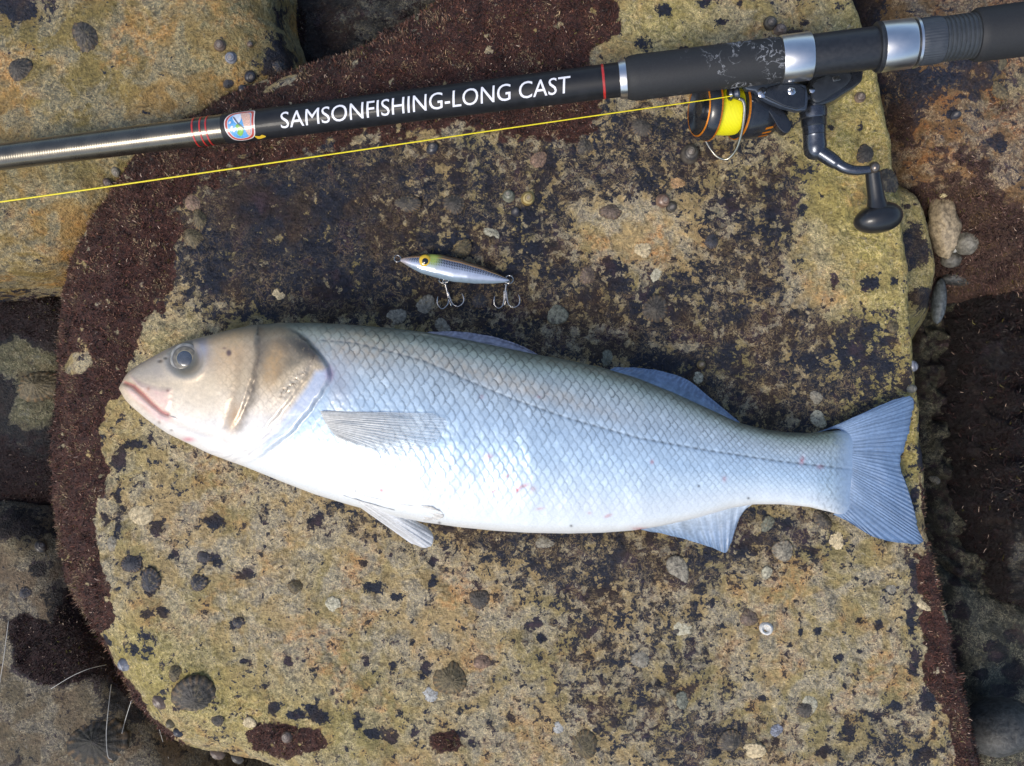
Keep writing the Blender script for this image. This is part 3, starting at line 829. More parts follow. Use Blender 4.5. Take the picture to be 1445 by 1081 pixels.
def build_fish_body():
    nu, nt, nb = 1000, 280, 40
    e = np.linspace(0, 1, nu)
    us = 172 + (1215 - 172) * (e - 0.06 * np.sin(2 * np.pi * e) / (2 * np.pi) * 0 - 0.035 * (1 - e) * np.exp(-e * 9))
    us[0] = 172
    us = np.maximum.accumulate(us)
    top, bot, T = sm_interp(TOPC, us, 5), sm_interp(BOTC, us, 5), sm_interp(THK, us, 6)
    T = np.maximum(T, 0.0003)
    zc = 0.72 * T + 0.28 * 0.036 + 0.0035 - 0.0062 * sstep(1150, 1212, us)
    ph = np.concatenate([np.linspace(0, np.pi, nt), np.pi + np.linspace(0, np.pi, nb + 2)[1:-1]])
    nph = len(ph)
    yc, hh = (top + bot) / 2, (bot - top) / 2
    c, s = np.cos(ph), np.sin(ph)
    zz = np.sign(s) * np.abs(s) ** 0.66
    # thickest a little above the middle
    v = yc[:, None] - hh[:, None] * (c + 0.0)[None, :]
    z = zc[:, None] + T[:, None] * zz[None, :] * (1 + 0.10 * c[None, :] * np.abs(s)[None, :])
    u = np.repeat(us[:, None], nph, 1)
    k = (S * (H - zc) / H)[:, None]
    X, Y = (u - CX) * k, (CY - v) * k
    f = H / (H - z) / S
    pu, pv = CX + X * f, CY - Y * f
    upper = (ph <= np.pi + 1e-6)[None, :] & np.ones((nu, 1), bool)
    wn = (v - top[:, None]) / (bot - top)[:, None]          # 0 back .. 1 belly
    facing = np.clip(zz, 0, 1)[None, :] ** 0.5 * np.ones((nu, 1))

    # --- scale lattice
    La = np.interp(us, [172, 400, 600, 900, 1100, 1215], [12, 13, 13.4, 11.4, 8.6, 6.6])
    A = np.concatenate([[0], np.cumsum(np.diff(us) / ((La[1:] + La[:-1]) / 2))])
    arc = np.cumsum(np.concatenate([[0], np.hypot(np.diff(-c[:nt]), 0.52 * np.diff(np.abs(s[:nt]) ** 0.66))]))
    NR = 16.5
    Bp = np.concatenate([arc / arc[-1] * NR, np.linspace(NR, 2 * NR, nb)])
    A2 = np.repeat(A[:, None], nph, 1) * 2 + 0.9 * (wn - 0.5) ** 2 * 4
    A2 = A2 + 0.26 * fbm(pu / 20, pv / 20, 3, 301)
    B2 = np.repeat(Bp[None, :], nu, 0) + 0.2 * fbm(pu / 20, pv / 20, 3, 302)
    ridx = np.floor(A2).astype(int)
    edge = np.full(A2.shape, 2.0); tilt = np.zeros(A2.shape); sid = np.zeros(A2.shape)
    found = np.zeros(A2.shape, bool)
    for o in range(-3, 2):                                # the scale nearest the head lies on top
        ci = ridx + o
        off = (ci & 1) * 0.5
        bj = np.round(B2 - off) + off
        da = (A2 - ci - 0.2) / 1.95; db = (B2 - bj) / 0.56
        r = np.sqrt(np.maximum(da, 0) ** 2 + db ** 2)
        hit = (~found) & (r < 1.0) & (da > -0.6)
        edge[hit] = r[hit]; tilt[hit] = np.clip(da[hit], 0, 1)
        sid[hit] = ((ci[hit] * 127 + (bj[hit] * 2).astype(int) * 311) % 997) / 997.0
        found |= hit
    edge = np.where(found, edge, 1.0)

    # --- where the scales are
    GILL = [(405, 462), (432, 478), (447, 497), (462, 517), (466, 530), (452, 556), (436, 580), (415, 604), (392, 626), (362, 648), (340, 657)]
    gpoly = GILL + [(330, 665), (150, 665), (150, 440), (400, 440)]
    gsd = poly_sd(pu, pv, gpoly)                            # + on the head
    body = sstep(4, -16, gsd)
    nape = sstep(385, 440, pu + (wn - .1) * 60) * sstep(0.12, 0.03, wn)
    sc = np.clip(body + 0.7 * nape, 0, 1)
    opat = sstep(-4, 8, poly_sd(pu, pv, [(392, 556), (405, 535), (425, 520), (442, 512), (440, 522), (425, 540), (408, 558), (396, 566)]))
    sc_z = sc * (0.35 + 0.65 * sstep(0.98, 0.6, wn)) * sstep(1212, 1150, pu)
    rnd = sid - 0.5
    disp = sc_z * 0.00030 * (tilt - 0.35) * (1 + 0.5 * rnd) - sc_z * 0.00018 * sstep(0.86, 1.0, edge)
    disp += opat * 0.0009 * fbm(pu / 6, pv / 6, 2, 303)

    # --- the head, in relief
    qu = pu + 3.5 * fbm(pu / 22, pv / 22, 3, 351); qv = pv + 3.5 * fbm(pu / 22, pv / 22, 3, 352)

    def estep(sd, up, dn, lu, ld, wd=3.5):
        g = sstep(-wd, wd, sd)
        return g * up * np.exp(-np.clip(sd, 0, 1e9) / lu) - (1 - g) * dn * np.exp(np.clip(sd, -1e9, 0) / ld)
    hd = sstep(-2, 6, gsd)
    gw = poly_sd(qu, qv, gpoly)
    disp += estep(gw, 0.0019, 0.0013, 26, 12, 3.5) * sstep(0.02, 0.12, wn) * sstep(665, 630, pv)
    PRE = [(364, 474), (362, 500), (357, 530), (350, 556), (342, 578), (330, 600), (318, 612)]
    dpre, spre, fpre = line_d(qu, qv, PRE)
    disp += estep(dpre * spre, 0.0012, 0.0009, 20, 11, 4) * sstep(60, 20, dpre) * sstep(1.0, 0.6, fpre)
    PRE2 = [(340, 500), (336, 540), (326, 575), (318, 598)]
    dp2, sp2, fp2 = line_d(pu, pv, PRE2)
    disp -= 0.0006 * np.exp(-(dp2 / 7) ** 2)
    SUBO = [(440, 512), (428, 540), (408, 566), (388, 590), (370, 612), (352, 634)]
    dsu, ssu, fsu = line_d(qu, qv, SUBO)
    disp += estep(dsu * ssu, 0.0010, 0.0007, 12, 8, 3.5) * sstep(1.0, 0.7, fsu)
    er = np.hypot(pu - 262, pv - 506)
    disp -= 0.0034 * np.exp(-(er / 20) ** 4) + 0.0
    disp += 0.0011 * np.exp(-((er - 28) / 7) ** 2)
    mx = poly_sd(pu, pv, [(183, 529), (200, 541), (222, 547), (242, 549), (243, 566), (237, 583), (230, 582), (212, 566), (195, 549)])
    disp += 0.0011 * sstep(-3, 6, mx)
    MOUTH = [(176, 540), (188, 545), (200, 556), (214, 570), (228, 582), (236, 585)]
    dmo, smo, _ = line_d(pu, pv, MOUTH)
    disp -= 0.0022 * np.exp(-(dmo / 3.0) ** 2)
    disp += 0.0012 * np.exp(-((dmo - 9) / 6) ** 2) * (smo > 0)
    JAW = [(200, 575), (250, 600), (310, 620), (350, 640)]
    dj, _, _ = line_d(pu, pv, JAW)
    disp -= 0.0007 * np.exp(-(dj / 5) ** 2)
    nos = np.minimum(np.hypot((pu - 226) / 3.5, (pv - 509) / 2.2), np.hypot((pu - 234) / 2.5, (pv - 505) / 2))
    disp -= 0.001 * np.exp(-nos ** 2)
    LAT = [(452, 480), (500, 484), (560, 499), (600, 510), (660, 537), (720, 562), (800, 590), (900, 618), (1000, 636), (1100, 651), (1210, 663)]
    dl, _, _ = line_d(pu, pv, LAT)
    latl = np.exp(-(dl / 1.7) ** 2) * (0.75 + 0.5 * np.sin(pu / 1.9))
    disp -= 0.00035 * np.exp(-(dl / 2.2) ** 2)
    disp += 0.0012 * fbm(pu / 60, pv / 60, 3, 305) + 0.00012 * fbm(pu / 5, pv / 5, 3, 306)
    # belly softly dented along the lower side
    disp -= 0.0012 * blob(pu, pv, 520, 690, 60, 14, 18)

    # --- colours; the flank blues have the reflected sky painted in
    bands = [(0.0, lin(108, 117, 104)), (0.03, lin(132, 141, 128)), (0.08, lin(154, 164, 156)), (0.13, lin(172, 182, 180)), (0.22, lin(182, 195, 202)), (0.40, lin(178, 199, 217)), (0.55, lin(186, 208, 226)),
             (0.70, lin(208, 223, 233)), (0.82, lin(218, 225, 229)), (1.0, lin(226, 227, 225))]
    bx = np.array([b[0] for b in bands]); bc = np.array([b[1] for b in bands])
    wq = wn + 0.02 * fbm(pu / 40, pv / 25, 3, 310) - 0.06 * sstep(1000, 1200, pu)
    col = np.stack([np.interp(wq, bx, bc[:, i]) for i in range(3)], -1)

    def tint(mask, c, keep=0.0):
        nonlocal col
        m = np.clip(mask, 0, 1)[..., None]
        col = col * (1 - m) + np.array(c)[None, None] * m * (1 - keep) + col * m * keep

    gold = blob(pu, pv, 500, 492, 60, 26, 12) * 0.7 + blob(pu, pv, 640, 516, 130, 13, 19) * 0.5 + blob(pu, pv, 780, 556, 110, 11, 19) * 0.38
    tint(gold * (0.7 + 0.6 * fbm(pu / 9, pv / 9, 2, 312)), lin(196, 172, 140))
    # each scale: its own tone, a painted glint on a few, dark pigment along the free edge
    amp = np.interp(wn, [0, 0.25, 0.45, 0.62, 0.75, 0.88, 1], [0.52, 0.44, 0.27, 0.20, 0.11, 0.03, 0.0]) * (0.45 + 0.8 * ((sid * 7.3) % 1)) * np.clip(1 + 0.7 * fbm(pu / 30, pv / 30, 3, 308), 0.35, 1.5) * sc * sstep(1215, 1150, pu) * (0.55 + 0.45 * sstep(430, 560, pu))
    ed = sstep(0.76, 0.97, edge)
    tone = 1 + sc[..., None] * (0.17 * rnd[..., None] + 0.07 * (sid > 0.93)[..., None]) * np.interp(wn, [0, .5, .8, 1], [1, 0.6, 0.25, 0.1])[..., None]
    col = col * tone * (1 - amp * ed)[..., None] * (1 + 0.22 * amp * np.exp(-((edge - 0.45) / 0.25) ** 2))[..., None]
    tint(latl * 0.62 * body, lin(84, 90, 96))
    # head colours
    hm = sstep(-6, 10, gsd)
    hw = np.clip((pv - 470) / 170, 0, 1)
    hbands = [(0.0, lin(142, 132, 114)), (0.15, lin(190, 171, 144)), (0.4, lin(216, 194, 160)), (0.6, lin(228, 213, 192)), (0.75, lin(226, 219, 210)), (1.0, lin(230, 227, 222))]
    hx = np.array([b[0] for b in hbands]); hc = np.array([b[1] for b in hbands])
    hcol = np.stack([np.interp(hw + (262 - np.minimum(pu, 262)) * 0.0 + 0.05 * fbm(pu / 25, pv / 25, 3, 320), hx, hc[:, i]) for i in range(3)], -1)
    hcol = hcol * (1 - 0.24 * (sstep(0.74, 0.97, edge) * sstep(285, 330, pu) * sstep(600, 560, pv))[..., None])
    hcol = hcol * (1 + 0.22 * fbm(pu / 26, pv / 26, 4, 371, 0.7) * sstep(640, 560, pv))[..., None]
    hcol = hcol * (1 + 0.34 * fbm(pu / 6, pv / 6, 4, 321, 0.75) * sstep(640, 560, pv))[..., None]
    bm_ = np.maximum(hm * sstep(0.0, 0.10, wn + 0.02), hm * sstep(330, 250, pu))[..., None]
    col = col * (1 - bm_) + hcol * bm_
    snout = sstep(275, 215, pu) * sstep(560, 520, pv)
    tint(snout * 0.75, lin(158, 148, 138))
    fr = sstep(-6, 12, poly_sd(pu, pv, [(225, 505), (262, 478), (330, 462), (420, 455), (450, 462), (425, 474), (370, 470), (320, 473), (285, 482), (240, 502)]))
    tint(fr * 0.75 * hm, lin(104, 104, 90))
    tint(0.5 * blob(pu, pv, 268, 508, 46, 34, -20) * (1 - np.exp(-(er / 23) ** 6)), lin(168, 162, 160))
    tint(0.75 * (0.85 + 0.5 * fbm(pu / 8, pv / 8, 3, 391)) * blob(pu, pv, 325, 496, 30, 34, 30), lin(214, 176, 128))
    tint(0.45 * blob(pu, pv, 290, 560, 40, 30), lin(212, 194, 166))
    tint(0.85 * (0.8 + 0.5 * fbm(pu / 14, pv / 14, 3, 362)) * sstep(-5, 10, poly_sd(qu, qv, [(368, 474), (412, 472), (438, 488), (446, 508), (424, 516), (400, 535), (372, 548), (366, 510)])), lin(122, 112, 94))
    tint(0.75 * (0.8 + 0.6 * fbm(pu / 7, pv / 7, 3, 392)) * blob(pu, pv, 386, 512, 15, 36, 15), lin(208, 166, 112))
    tint(0.95 * blob(pu, pv, 428, 489, 24, 13, 38), lin(58, 56, 51)); tint(0.8 * np.exp(-((gw - 5) / 5) ** 2) * blob(pu, pv, 445, 496, 24, 26), lin(50, 46, 46))
    tint(0.45 * blob(pu, pv, 405, 482, 22, 12), lin(84, 80, 70)); tint(0.5 * sstep(0.1, 0.4, fbm(pu / 5, pv / 5, 3, 363)) * blob(pu, pv, 410, 500, 36, 30), lin(158, 138, 108))
    crack = np.abs(fbm(pu / 10, pv / 8, 2, 323))
    tint(opat * 0.8, lin(206, 190, 166)); tint(opat * 0.9 * sstep(0.12, 0.03, crack), lin(112, 92, 70))
    tint(0.8 * (0.85 + 0.5 * fbm(pu / 10, pv / 10, 3, 372)) * np.exp(-((dpre * spre + 5) / 9) ** 2) * sstep(1.05, 0.8, fpre), lin(100, 89, 75))
    tint(0.4 * (0.6 + 0.9 * fbm(pu / 7, pv / 7, 3, 393)) * np.exp(-((dpre * spre - 10) / 12) ** 2) * sstep(1.0, 0.8, fpre), lin(170, 150, 124))
    tint(0.5 * np.exp(-((dpre * spre + 3) / 2.4) ** 2) * sstep(0.9, 0.3, fpre) * (0.7 + 0.8 * fbm(pu / 9, pv / 9, 2, 373)), lin(72, 66, 60))
    tint(0.4 * np.exp(-(dp2 / 6) ** 2), lin(150, 128, 100))
    tint(0.75 * blob(pu, pv, 331, 588, 9, 20, 18), lin(178, 142, 100))
    sub = sstep(-3, 7, poly_sd(pu, pv, [(464, 520), (466, 532), (452, 556), (436, 580), (415, 604), (392, 626), (368, 644), (366, 632), (388, 606), (412, 572), (432, 544), (444, 522)]))
    tint(sub * 0.75, lin(188, 204, 230))
    fan = (0.5 + 0.5 * np.sin(gw * 0.75 + 1.2 * fbm(pu / 20, pv / 20, 2, 394))) ** 3
    tint(0.38 * fan * sstep(2, 8, gw) * sstep(34, 18, gw) * sstep(560, 600, pv) * sstep(662, 640, pv), lin(150, 150, 158))
    tint(0.35 * np.exp(-(dj / 4) ** 2), lin(186, 172, 160))
    tint(0.4 * np.exp(-((dsu + 1) / 5) ** 2) * sstep(1.0, 0.5, fsu), lin(150, 138, 122))
    glin = np.exp(-(np.abs(gw + 2) / 3.0) ** 2) * sstep(470, 500, pv) * (0.6 + 0.5 * fbm(pu / 12, pv / 12, 2, 353))
    tint(0.5 * glin * sstep(660, 600, pv), lin(96, 84, 92))
    tint(0.6 * blob(pu, pv, 466, 528, 7, 12), lin(158, 128, 158))
    tint(0.5 * sstep(0, -14, gsd) * blob(pu, pv, 478, 545, 22, 46), lin(176, 172, 176))
    tint(0.62 * sstep(-4, 6, mx) * (0.85 + 0.5 * fbm(pu / 8, pv / 8, 3, 361)), lin(224, 180, 170))
    tint(0.5 * sstep(-1, 4, mx) * blob(pu, pv, 200, 540, 16, 10, 30), lin(196, 172, 158))
    tint(0.6 * np.exp(-((dmo - 7) / 6) ** 2) * (smo > 0) * sstep(170, 190, pu), lin(232, 186, 176))
    tint(0.75 * np.exp(-(dmo / 2.4) ** 2), lin(176, 92, 88))
    tint(0.55 * blob(pu, pv, 283, 496, 9, 14, 15), lin(150, 166, 214))
    tint(0.6 * np.exp(-((er - 25) / 4.5) ** 2), lin(142, 138, 130))
    tint(np.exp(-(er / 21) ** 6), lin(96, 92, 84))
    tint(0.7 * np.exp(-nos ** 2), lin(60, 50, 44))
    mk = np.hypot((pu - 323.5) / 4, (pv - 498) / 5)
    tint(0.85 * np.exp(-mk ** 4), lin(70, 52, 66)); tint(.6 * np.exp(-np.hypot((pu - 317) / 3, (pv - 491.5) / 1.6) ** 2), lin(96, 60, 66))
    tint(.6 * np.exp(-np.hypot((pu - 237) / 2.4, (pv - 551) / 2) ** 2), lin(120, 72, 66)); tint(.6 * np.exp(-np.hypot((pu - 210) / 2.4, (pv - 549) / 3) ** 2), lin(170, 110, 84))
    tint(.7 * np.exp(-np.hypot((pu - 266) / 9, (pv - 620) / 3.5) ** 2), lin(206, 120, 134))
    tint(.6 * np.exp(-np.hypot((pu - 225) / 2, (pv - 596) / 2.4) ** 2), lin(110, 90, 84)); tint(.6 * np.exp(-np.hypot((pu - 242) / 2.4, (pv - 607) / 1.6) ** 2), lin(100, 80, 78))
    # blood flecks
    for (x, y, a, b, r, st) in [(730, 692, 4, 2.2, -50, .9), (738, 686, 9, 2.5, -20, .6), (698, 692, 5, 2, -40, .7), (716, 672, 3, 1.6, -60, .7), (689, 644, 6, 4, 0, .5), (752, 690, 4, 4, 0, .35), (538, 692, 4, 3.4, 0, .8), (1132, 650, 3, 6, 10, .6), (1157, 659, 5, 3, 0, .45),
                                (1022, 676, 3, 4, 0, .45), (920, 652, 2.5, 3, 0, .6), (858, 728, 5, 2.2, -20, .6), (832, 724, 3, 2, 0, .35), (762, 718, 6, 2, -10, .4), (905, 747, 12, 3, 6, .6), (680, 560, 3, 3, 0, .3), (760, 560, 3, 2, 0, .35)]:
        tint(st * blob(pu, pv, x, y, a, b, r) * (0.7 + 0.8 * np.abs(fbm(pu / 4, pv / 4, 2, 330))), lin(190, 60, 70))
    for (x, y) in [(986, 686), (806, 742), (502, 693), (1056, 703), (620, 738)]:
        tint(.8 * blob(pu, pv, x, y, 2, 1.8), lin(50, 50, 56))
    # fine grey freckles behind the pectoral base
    fr2 = sstep(0.25, 0.5, fbm(pu / 2.6, pv / 2.6, 2, 335)) * blob(pu, pv, 480, 612, 26, 30)
    tint(0.5 * fr2, lin(130, 134, 140))
    # tail root: fine vertical scalelets
    ts = sstep(1120, 1180, pu)
    col = col * (1 - 0.28 * (ts * sstep(-.1, .35, fbm(pu / 4.5, pv / 7, 2, 340)))[..., None])
    rag = pu + 7 * fbm(pu / 8, pv / 5, 3, 381)
    tint(0.9 * sstep(1168, 1204, rag), lin(150, 172, 200))
    nz = z + disp * np.where(upper, facing, 0)
    V = np.stack([X, Y, nz], -1).reshape(-1, 3)
    F = grid_faces(nu, nph, True)
    me = big_mesh('body', V, F, cols=np.clip(col, 0.004, 0.9).reshape(-1, 3))
    bm2 = None
    return me, us, top, bot, zc, T, yc, hh


bass = empty('sea_bass', P(650, 600, 0.0), 'large silver sea bass with a white belly lying on its side on the boulder', 'fish')
bme, b_us, b_top, b_bot, b_zc, b_T, b_yc, b_hh = build_fish_body()
link('body', bme, M_FISH, bass)


def body_z(px, py):
    """height of the upper flank of the fish seen at this pixel"""
    z = 0.05
    for _ in range(6):
        ks = (H - b_zc) / H
        u = float(np.interp((px - CX) * (H - z) / H, (b_us - CX) * ks, b_us))
        v = CY + (py - CY) * (H - z) / (H - float(np.interp(u, b_us, b_zc)))
        yc = np.interp(u, b_us, b_yc); hh = np.interp(u, b_us, b_hh)
        c = np.clip(-(v - yc) / hh, -1, 1); s = math.sqrt(max(0, 1 - c * c))
        z = np.interp(u, b_us, b_zc) + np.interp(u, b_us, b_T) * s ** 0.66 * (1 + 0.10 * c * s)
    return float(z)


# fins: ruled sheets between a base line and a free edge, corrugated by their rays
def fin_mat(name, alpha, rough=0.42):
    m = NT(name); o = m.obj()
    n = m.noise(500, 4, 0.6, o)
    m.set(color=m.scale(m.attr('Col', True), m.ramp(n, 0.3, 0.7, 0.86, 1.14)), rough=rough, spec=0.5, coat=0.3, coatr=0.25)
    tr = m.n('ShaderNodeBsdfTransparent'); tl = m.n('ShaderNodeBsdfTranslucent')
    m.t.links.new(m.attr('Col', True), tl.inputs[0])
    a = m.n('ShaderNodeMixShader'); a.inputs[0].default_value = 0.18
    m.t.links.new(m.b.outputs[0], a.inputs[1]); m.t.links.new(tl.outputs[0], a.inputs[2])
    b = m.n('ShaderNodeMixShader')
    m.t.links.new(m.math('MULTIPLY', m.attr('thin'), alpha), b.inputs[0])
    m.t.links.new(a.outputs[0], b.inputs[1]); m.t.links.new(tr.outputs[0], b.inputs[2])
    m.t.links.new(b.outputs[0], m.t.nodes['Material Output'].inputs[0])
    return m.m


M_FIN = fin_mat('fin_membrane', 0.35)
M_PECT = fin_mat('pectoral_membrane', 0.92)


def fin(name, base, tip, zb, zt, cb, ct, rays, mat, nl=70, nw=240, corr=0.0004, ray_dark=0.35, edge_dark=0.0, bulge=0.0, seed=0, thin=(0.4, 1.0), fray=1.5):
    A = np.array(smoothcurve(base, nw)); B = np.array(smoothcurve(tip, nw))
    t = np.linspace(0, 1, nl)[:, None]
    w = np.linspace(0, 1, nw)[None, :]
    ray = w * rays + 0.35 * fbm(w * rays * 0.4, w * 0 + 1.7, 2, seed + 1) + 0.12 * fbm(w * 3 + 0 * t, t * 3 + 0 * w, 2, seed + 2)
    tri = np.abs((ray % 1) - 0.5) * 2                       # 1 on the ray, 0 between
    B = B + (np.array(fbm(w[0] * rays * 0.9, w[0] * 0 + 3, 2, seed))[:, None] * fray * np.array([[1, 1]]))
    px = A[None, :, 0] * (1 - t) + B[None, :, 0] * t; py = A[None, :, 1] * (1 - t) + B[None, :, 1] * t
    zB = np.array([zb(x, y) if callable(zb) else zb for x, y in A]); zT = np.array([zt(x, y) if callable(zt) else zt for x, y in B])
    z = zB[None] * (1 - t) + zT[None] * t + bulge * np.sin(np.pi * t) * np.sin(np.pi * w) + corr * (tri - 0.5) * (0.3 + 0.7 * t) + 0.0012 * fbm(w * 4 + 0 * t, t * 2.5 + 0 * w, 2, seed + 3)
    kx = S * (H - z) / H
    X, Y = (px - CX) * kx, (CY - py) * kx
    split = np.abs(((ray * (1 + (t > 0.5) + (t > 0.8))) % 1) - 0.5) * 2
    str_ = 0.35 + 0.65 * np.clip(0.5 + 1.3 * fbm(w * rays * 0.55 + 0 * t, t * 1.2 + 0 * w, 3, seed + 8), 0, 1)   # rays differ in strength
    m = (t ** (0.45 if name == 'tail_fin' else 0.8))[..., None]
    col = np.array(cb)[None, None] * (1 - m) + np.array(ct)[None, None] * m
    col = col * (1 - ray_dark * ((1 - split ** 1.5) * str_)[..., None] * (0.4 + 0.6 * m))
    col = col * (1 + 0.30 * fbm(w * rays * 1.7 + 0 * t, t * 1.3 + 0 * w, 3, seed + 5))[..., None]
    col = col * (1 + 0.16 * fbm(w * 6 + 0 * t, t * 2 + 0 * w, 2, seed + 6))[..., None]
    col = col * (1 - edge_dark * sstep(0.9, 1.0, t * np.ones_like(w)))[..., None]
    th = (thin[0] * (1 - t) + thin[1] * t) * (1 - 0.6 * split)
    n = nl * nw
    off = 0.00016
    V = np.concatenate([np.stack([X, Y, z + off], -1).reshape(-1, 3), np.stack([X, Y, z - off], -1).reshape(-1, 3)])
    F = grid_faces(nl, nw)
    ring = np.concatenate([np.arange(nw), np.arange(1, nl) * nw + nw - 1, (nl - 1) * nw + np.arange(nw - 2, -1, -1), np.arange(nl - 2, 0, -1) * nw])
    r2 = np.roll(ring, -1)
    F = np.concatenate([F, F[:, ::-1] + n, np.stack([ring, ring + n, r2 + n, r2], -1)])
    C = np.clip(col, 0.01, 0.9).reshape(-1, 3)
    me = big_mesh(name, V, F, {'thin': np.concatenate([th.ravel(), th.ravel()])}, np.concatenate([C, C]))
    return link(name, me, mat, bass)


ground_off = lambda d: (lambda x, y: ground(x, y) + d)
FB, FT = lin(160, 180, 202), lin(114, 142, 178)  # blue of the reflected sky is mixed into the fin colours
fin('tail_fin', [(1150, 611), (1185, 606), (1192, 635), (1200, 662), (1198, 695), (1176, 726)], [(1190, 597), (1262, 564), (1288, 562), (1286, 590), (1279, 622), (1270, 655), (1279, 684), (1289, 716), (1295, 745), (1299, 767), (1240, 760), (1196, 736)],
    lambda x, y: 0.0120, lambda x, y: 0.0122, lin(156, 176, 200), FT, 46, M_FIN, nl=80, nw=560, corr=0.0005, ray_dark=0.26, edge_dark=0.25, seed=401, thin=(0.1, 0.3), fray=2.2)
fin('dorsal_fin', [(596, 472), (640, 481), (690, 491), (740, 502), (772, 508)], [(606, 468), (648, 468), (700, 476), (738, 489), (764, 503)], 0.026, 0.024, lin(190, 186, 194), lin(184, 180, 196), 9, M_FIN, nl=40, nw=240, corr=0.0012, ray_dark=0.4, seed=402, thin=(.3, .6))
fin('dorsal_fin', [(856, 524), (900, 537), (950, 557), (1000, 580), (1044, 600)], [(868, 518), (918, 521), (966, 534), (1003, 562), (1043, 595)], 0.023, 0.019, lin(156, 176, 198), lin(132, 154, 186), 13, M_FIN, nl=40, nw=260, corr=0.0008, seed=403, thin=(.2, .5))
fin('anal_fin', [(900, 744), (940, 737), (985, 727), (1030, 714), (1064, 710)], [(906, 748), (952, 757), (1000, 771), (1027, 777), (1040, 728)], 0.021, 0.011, lin(206, 218, 230), lin(130, 156, 188), 12, M_FIN, nl=50, nw=260, corr=0.0008, seed=404, thin=(.1, .4))
pvl = lin(216, 218, 222)
fin('pelvic_fin', [(484, 699), (500, 704), (516, 709), (534, 714), (556, 720)], [(580, 767), (599, 773), (610, 768), (611, 755), (603, 743)], lambda x, y: body_z(x, y) + 0.0006, 0.022, lin(232, 231, 228), lin(222, 224, 228), 7, M_FIN, nl=70, nw=160, corr=0.0007, ray_dark=0.12, seed=405, thin=(.1, .35), bulge=0.005)
fin('pelvic_fin', [(490, 692), (505, 697), (520, 701), (535, 704)], [(600, 735), (622, 732), (625, 724), (610, 716)], lambda x, y: body_z(x, y) - 0.0006, lambda x, y: body_z(x, y) + 0.0005, lin(234, 230, 224), lin(230, 226, 220), 6, M_PECT, nl=60, nw=120, corr=0.0005, ray_dark=0.1, seed=406, thin=(.1, .5), bulge=0.0005)
fin('pectoral_fin', [(452, 580), (455, 588), (460, 598), (468, 609), (476, 618)], [(610, 583), (630, 594), (624, 612), (600, 634), (560, 646), (520, 636)], lambda x, y: body_z(x, y) + 0.0010, lambda x, y: body_z(x, y) + 0.0022, lin(214, 212, 206), lin(204, 208, 212), 20, M_PECT, nl=90, nw=320,
    corr=0.0004, ray_dark=0.22, seed=407, thin=(0.3, 1.35), bulge=0.0015)

# eye: iris dome with a pupil
ez = body_z(262, 506) - 0.0036
ec = P(262, 506, ez)


def eye_mesh():
    n, rr = 48, 26
    V, C = [], []
    R0 = 21.5 * S * (H - ez) / H
    for i in range(rr):
        q = i / (rr - 1)
        for k in range(n):
            a = 2 * math.pi * k / n
            V.append((ec.x + R0 * q * math.cos(a), ec.y + R0 * q * math.sin(a), ez + 0.0020 * math.sqrt(max(0, 1 - q * q * 0.98)) + 0.0004))
            f = 1 + 0.25 * math.sin(a * 9 + q * 9)
            if q < 0.5: c = lin(52, 60, 74)
            elif q < 0.56: c = lin(146, 136, 108)
            elif q < 0.76: c = tuple(x * f for x in lin(104, 98, 84))
            elif q < 0.82: c = lin(82, 78, 70)
            else: c = tuple(x * f for x in lin(136, 132, 124))
            C.append(c)
    return big_mesh('eye', np.array(V), grid_faces(rr, n, True), cols=np.array(C))


M_EYE = vcol_mat('fish_eye', rough=0.15, spec=0.6, coat=1.0, coatr=0.04, bump=0, var=0.05)
eye = link('eye', eye_mesh(), M_EYE, bass)
link('pupil', ball_mesh('pupil', (ec.x, ec.y, ez + 0.0019), 10.6 * S, 10.6 * S, 0.0008, 0, 32, 14), simple('pupil_black', lin(66, 74, 86), 0.3, coat=0.7, var=0.2, nscale=150), eye)

# ------------------------------------------------------------------ the rod
def rod_z(u):
    return 0.006 + (0.060 - 0.006) * u / 1100.0


def rod_c(u):
    z = rod_z(u)
    return P(u, 221.5 - 0.1247 * u, z)


RA, RB = rod_c(-160), rod_c(1620)
r_t, r_n, r_b = frame(RA, RB)
CAMV = Vector((0, 0, H))


def rod_d(u):
    return (rod_c(u) - RA).dot(r_t)


def rod_r(wpx, u):
    c = rod_c(u)
    return wpx / 2 * 0.992 * S * (CAMV - c).length / H * 0.985


def blank_w(u):
    return np.interp(u, [-160, 0, 400, 880, 1700], [30, 31.5, 39, 46, 46])


def rod_part(name, prof, mat, parent, segs=64):
    """prof: (photo x, width in photo pixels)"""
    return link(name, lathe_mesh(name, RA, RB, [(rod_d(u), rod_r(w, u)) for u, w in prof], segs), mat, parent)


def carbon():
    m = NT('carbon_blank'); o = m.obj()
    mp = m.n('ShaderNodeMapping'); m.t.links.new(o, mp.inputs[0]); mp.inputs['Rotation'].default_value = (0, 0, 0.125)
    wv = m.n('ShaderNodeTexWave'); wv.inputs['Scale'].default_value = 180; wv.inputs['Distortion'].default_value = 0.6
    m.t.links.new(mp.outputs[0], wv.inputs['Vector'])
    n = m.noise(60, 5, 0.6, o)
    m.set(color=m.scale(lin(90, 86, 77), m.ramp(n, 0.3, 0.7, 0.8, 1.2)), rough=m.ramp(n, 0.3, 0.7, 0.22, 0.32), metal=0.85, spec=0.6, coat=0.6, coatr=0.15)
    m.bump(wv.outputs['Fac'], 0.12, 0.0002)
    return m.m


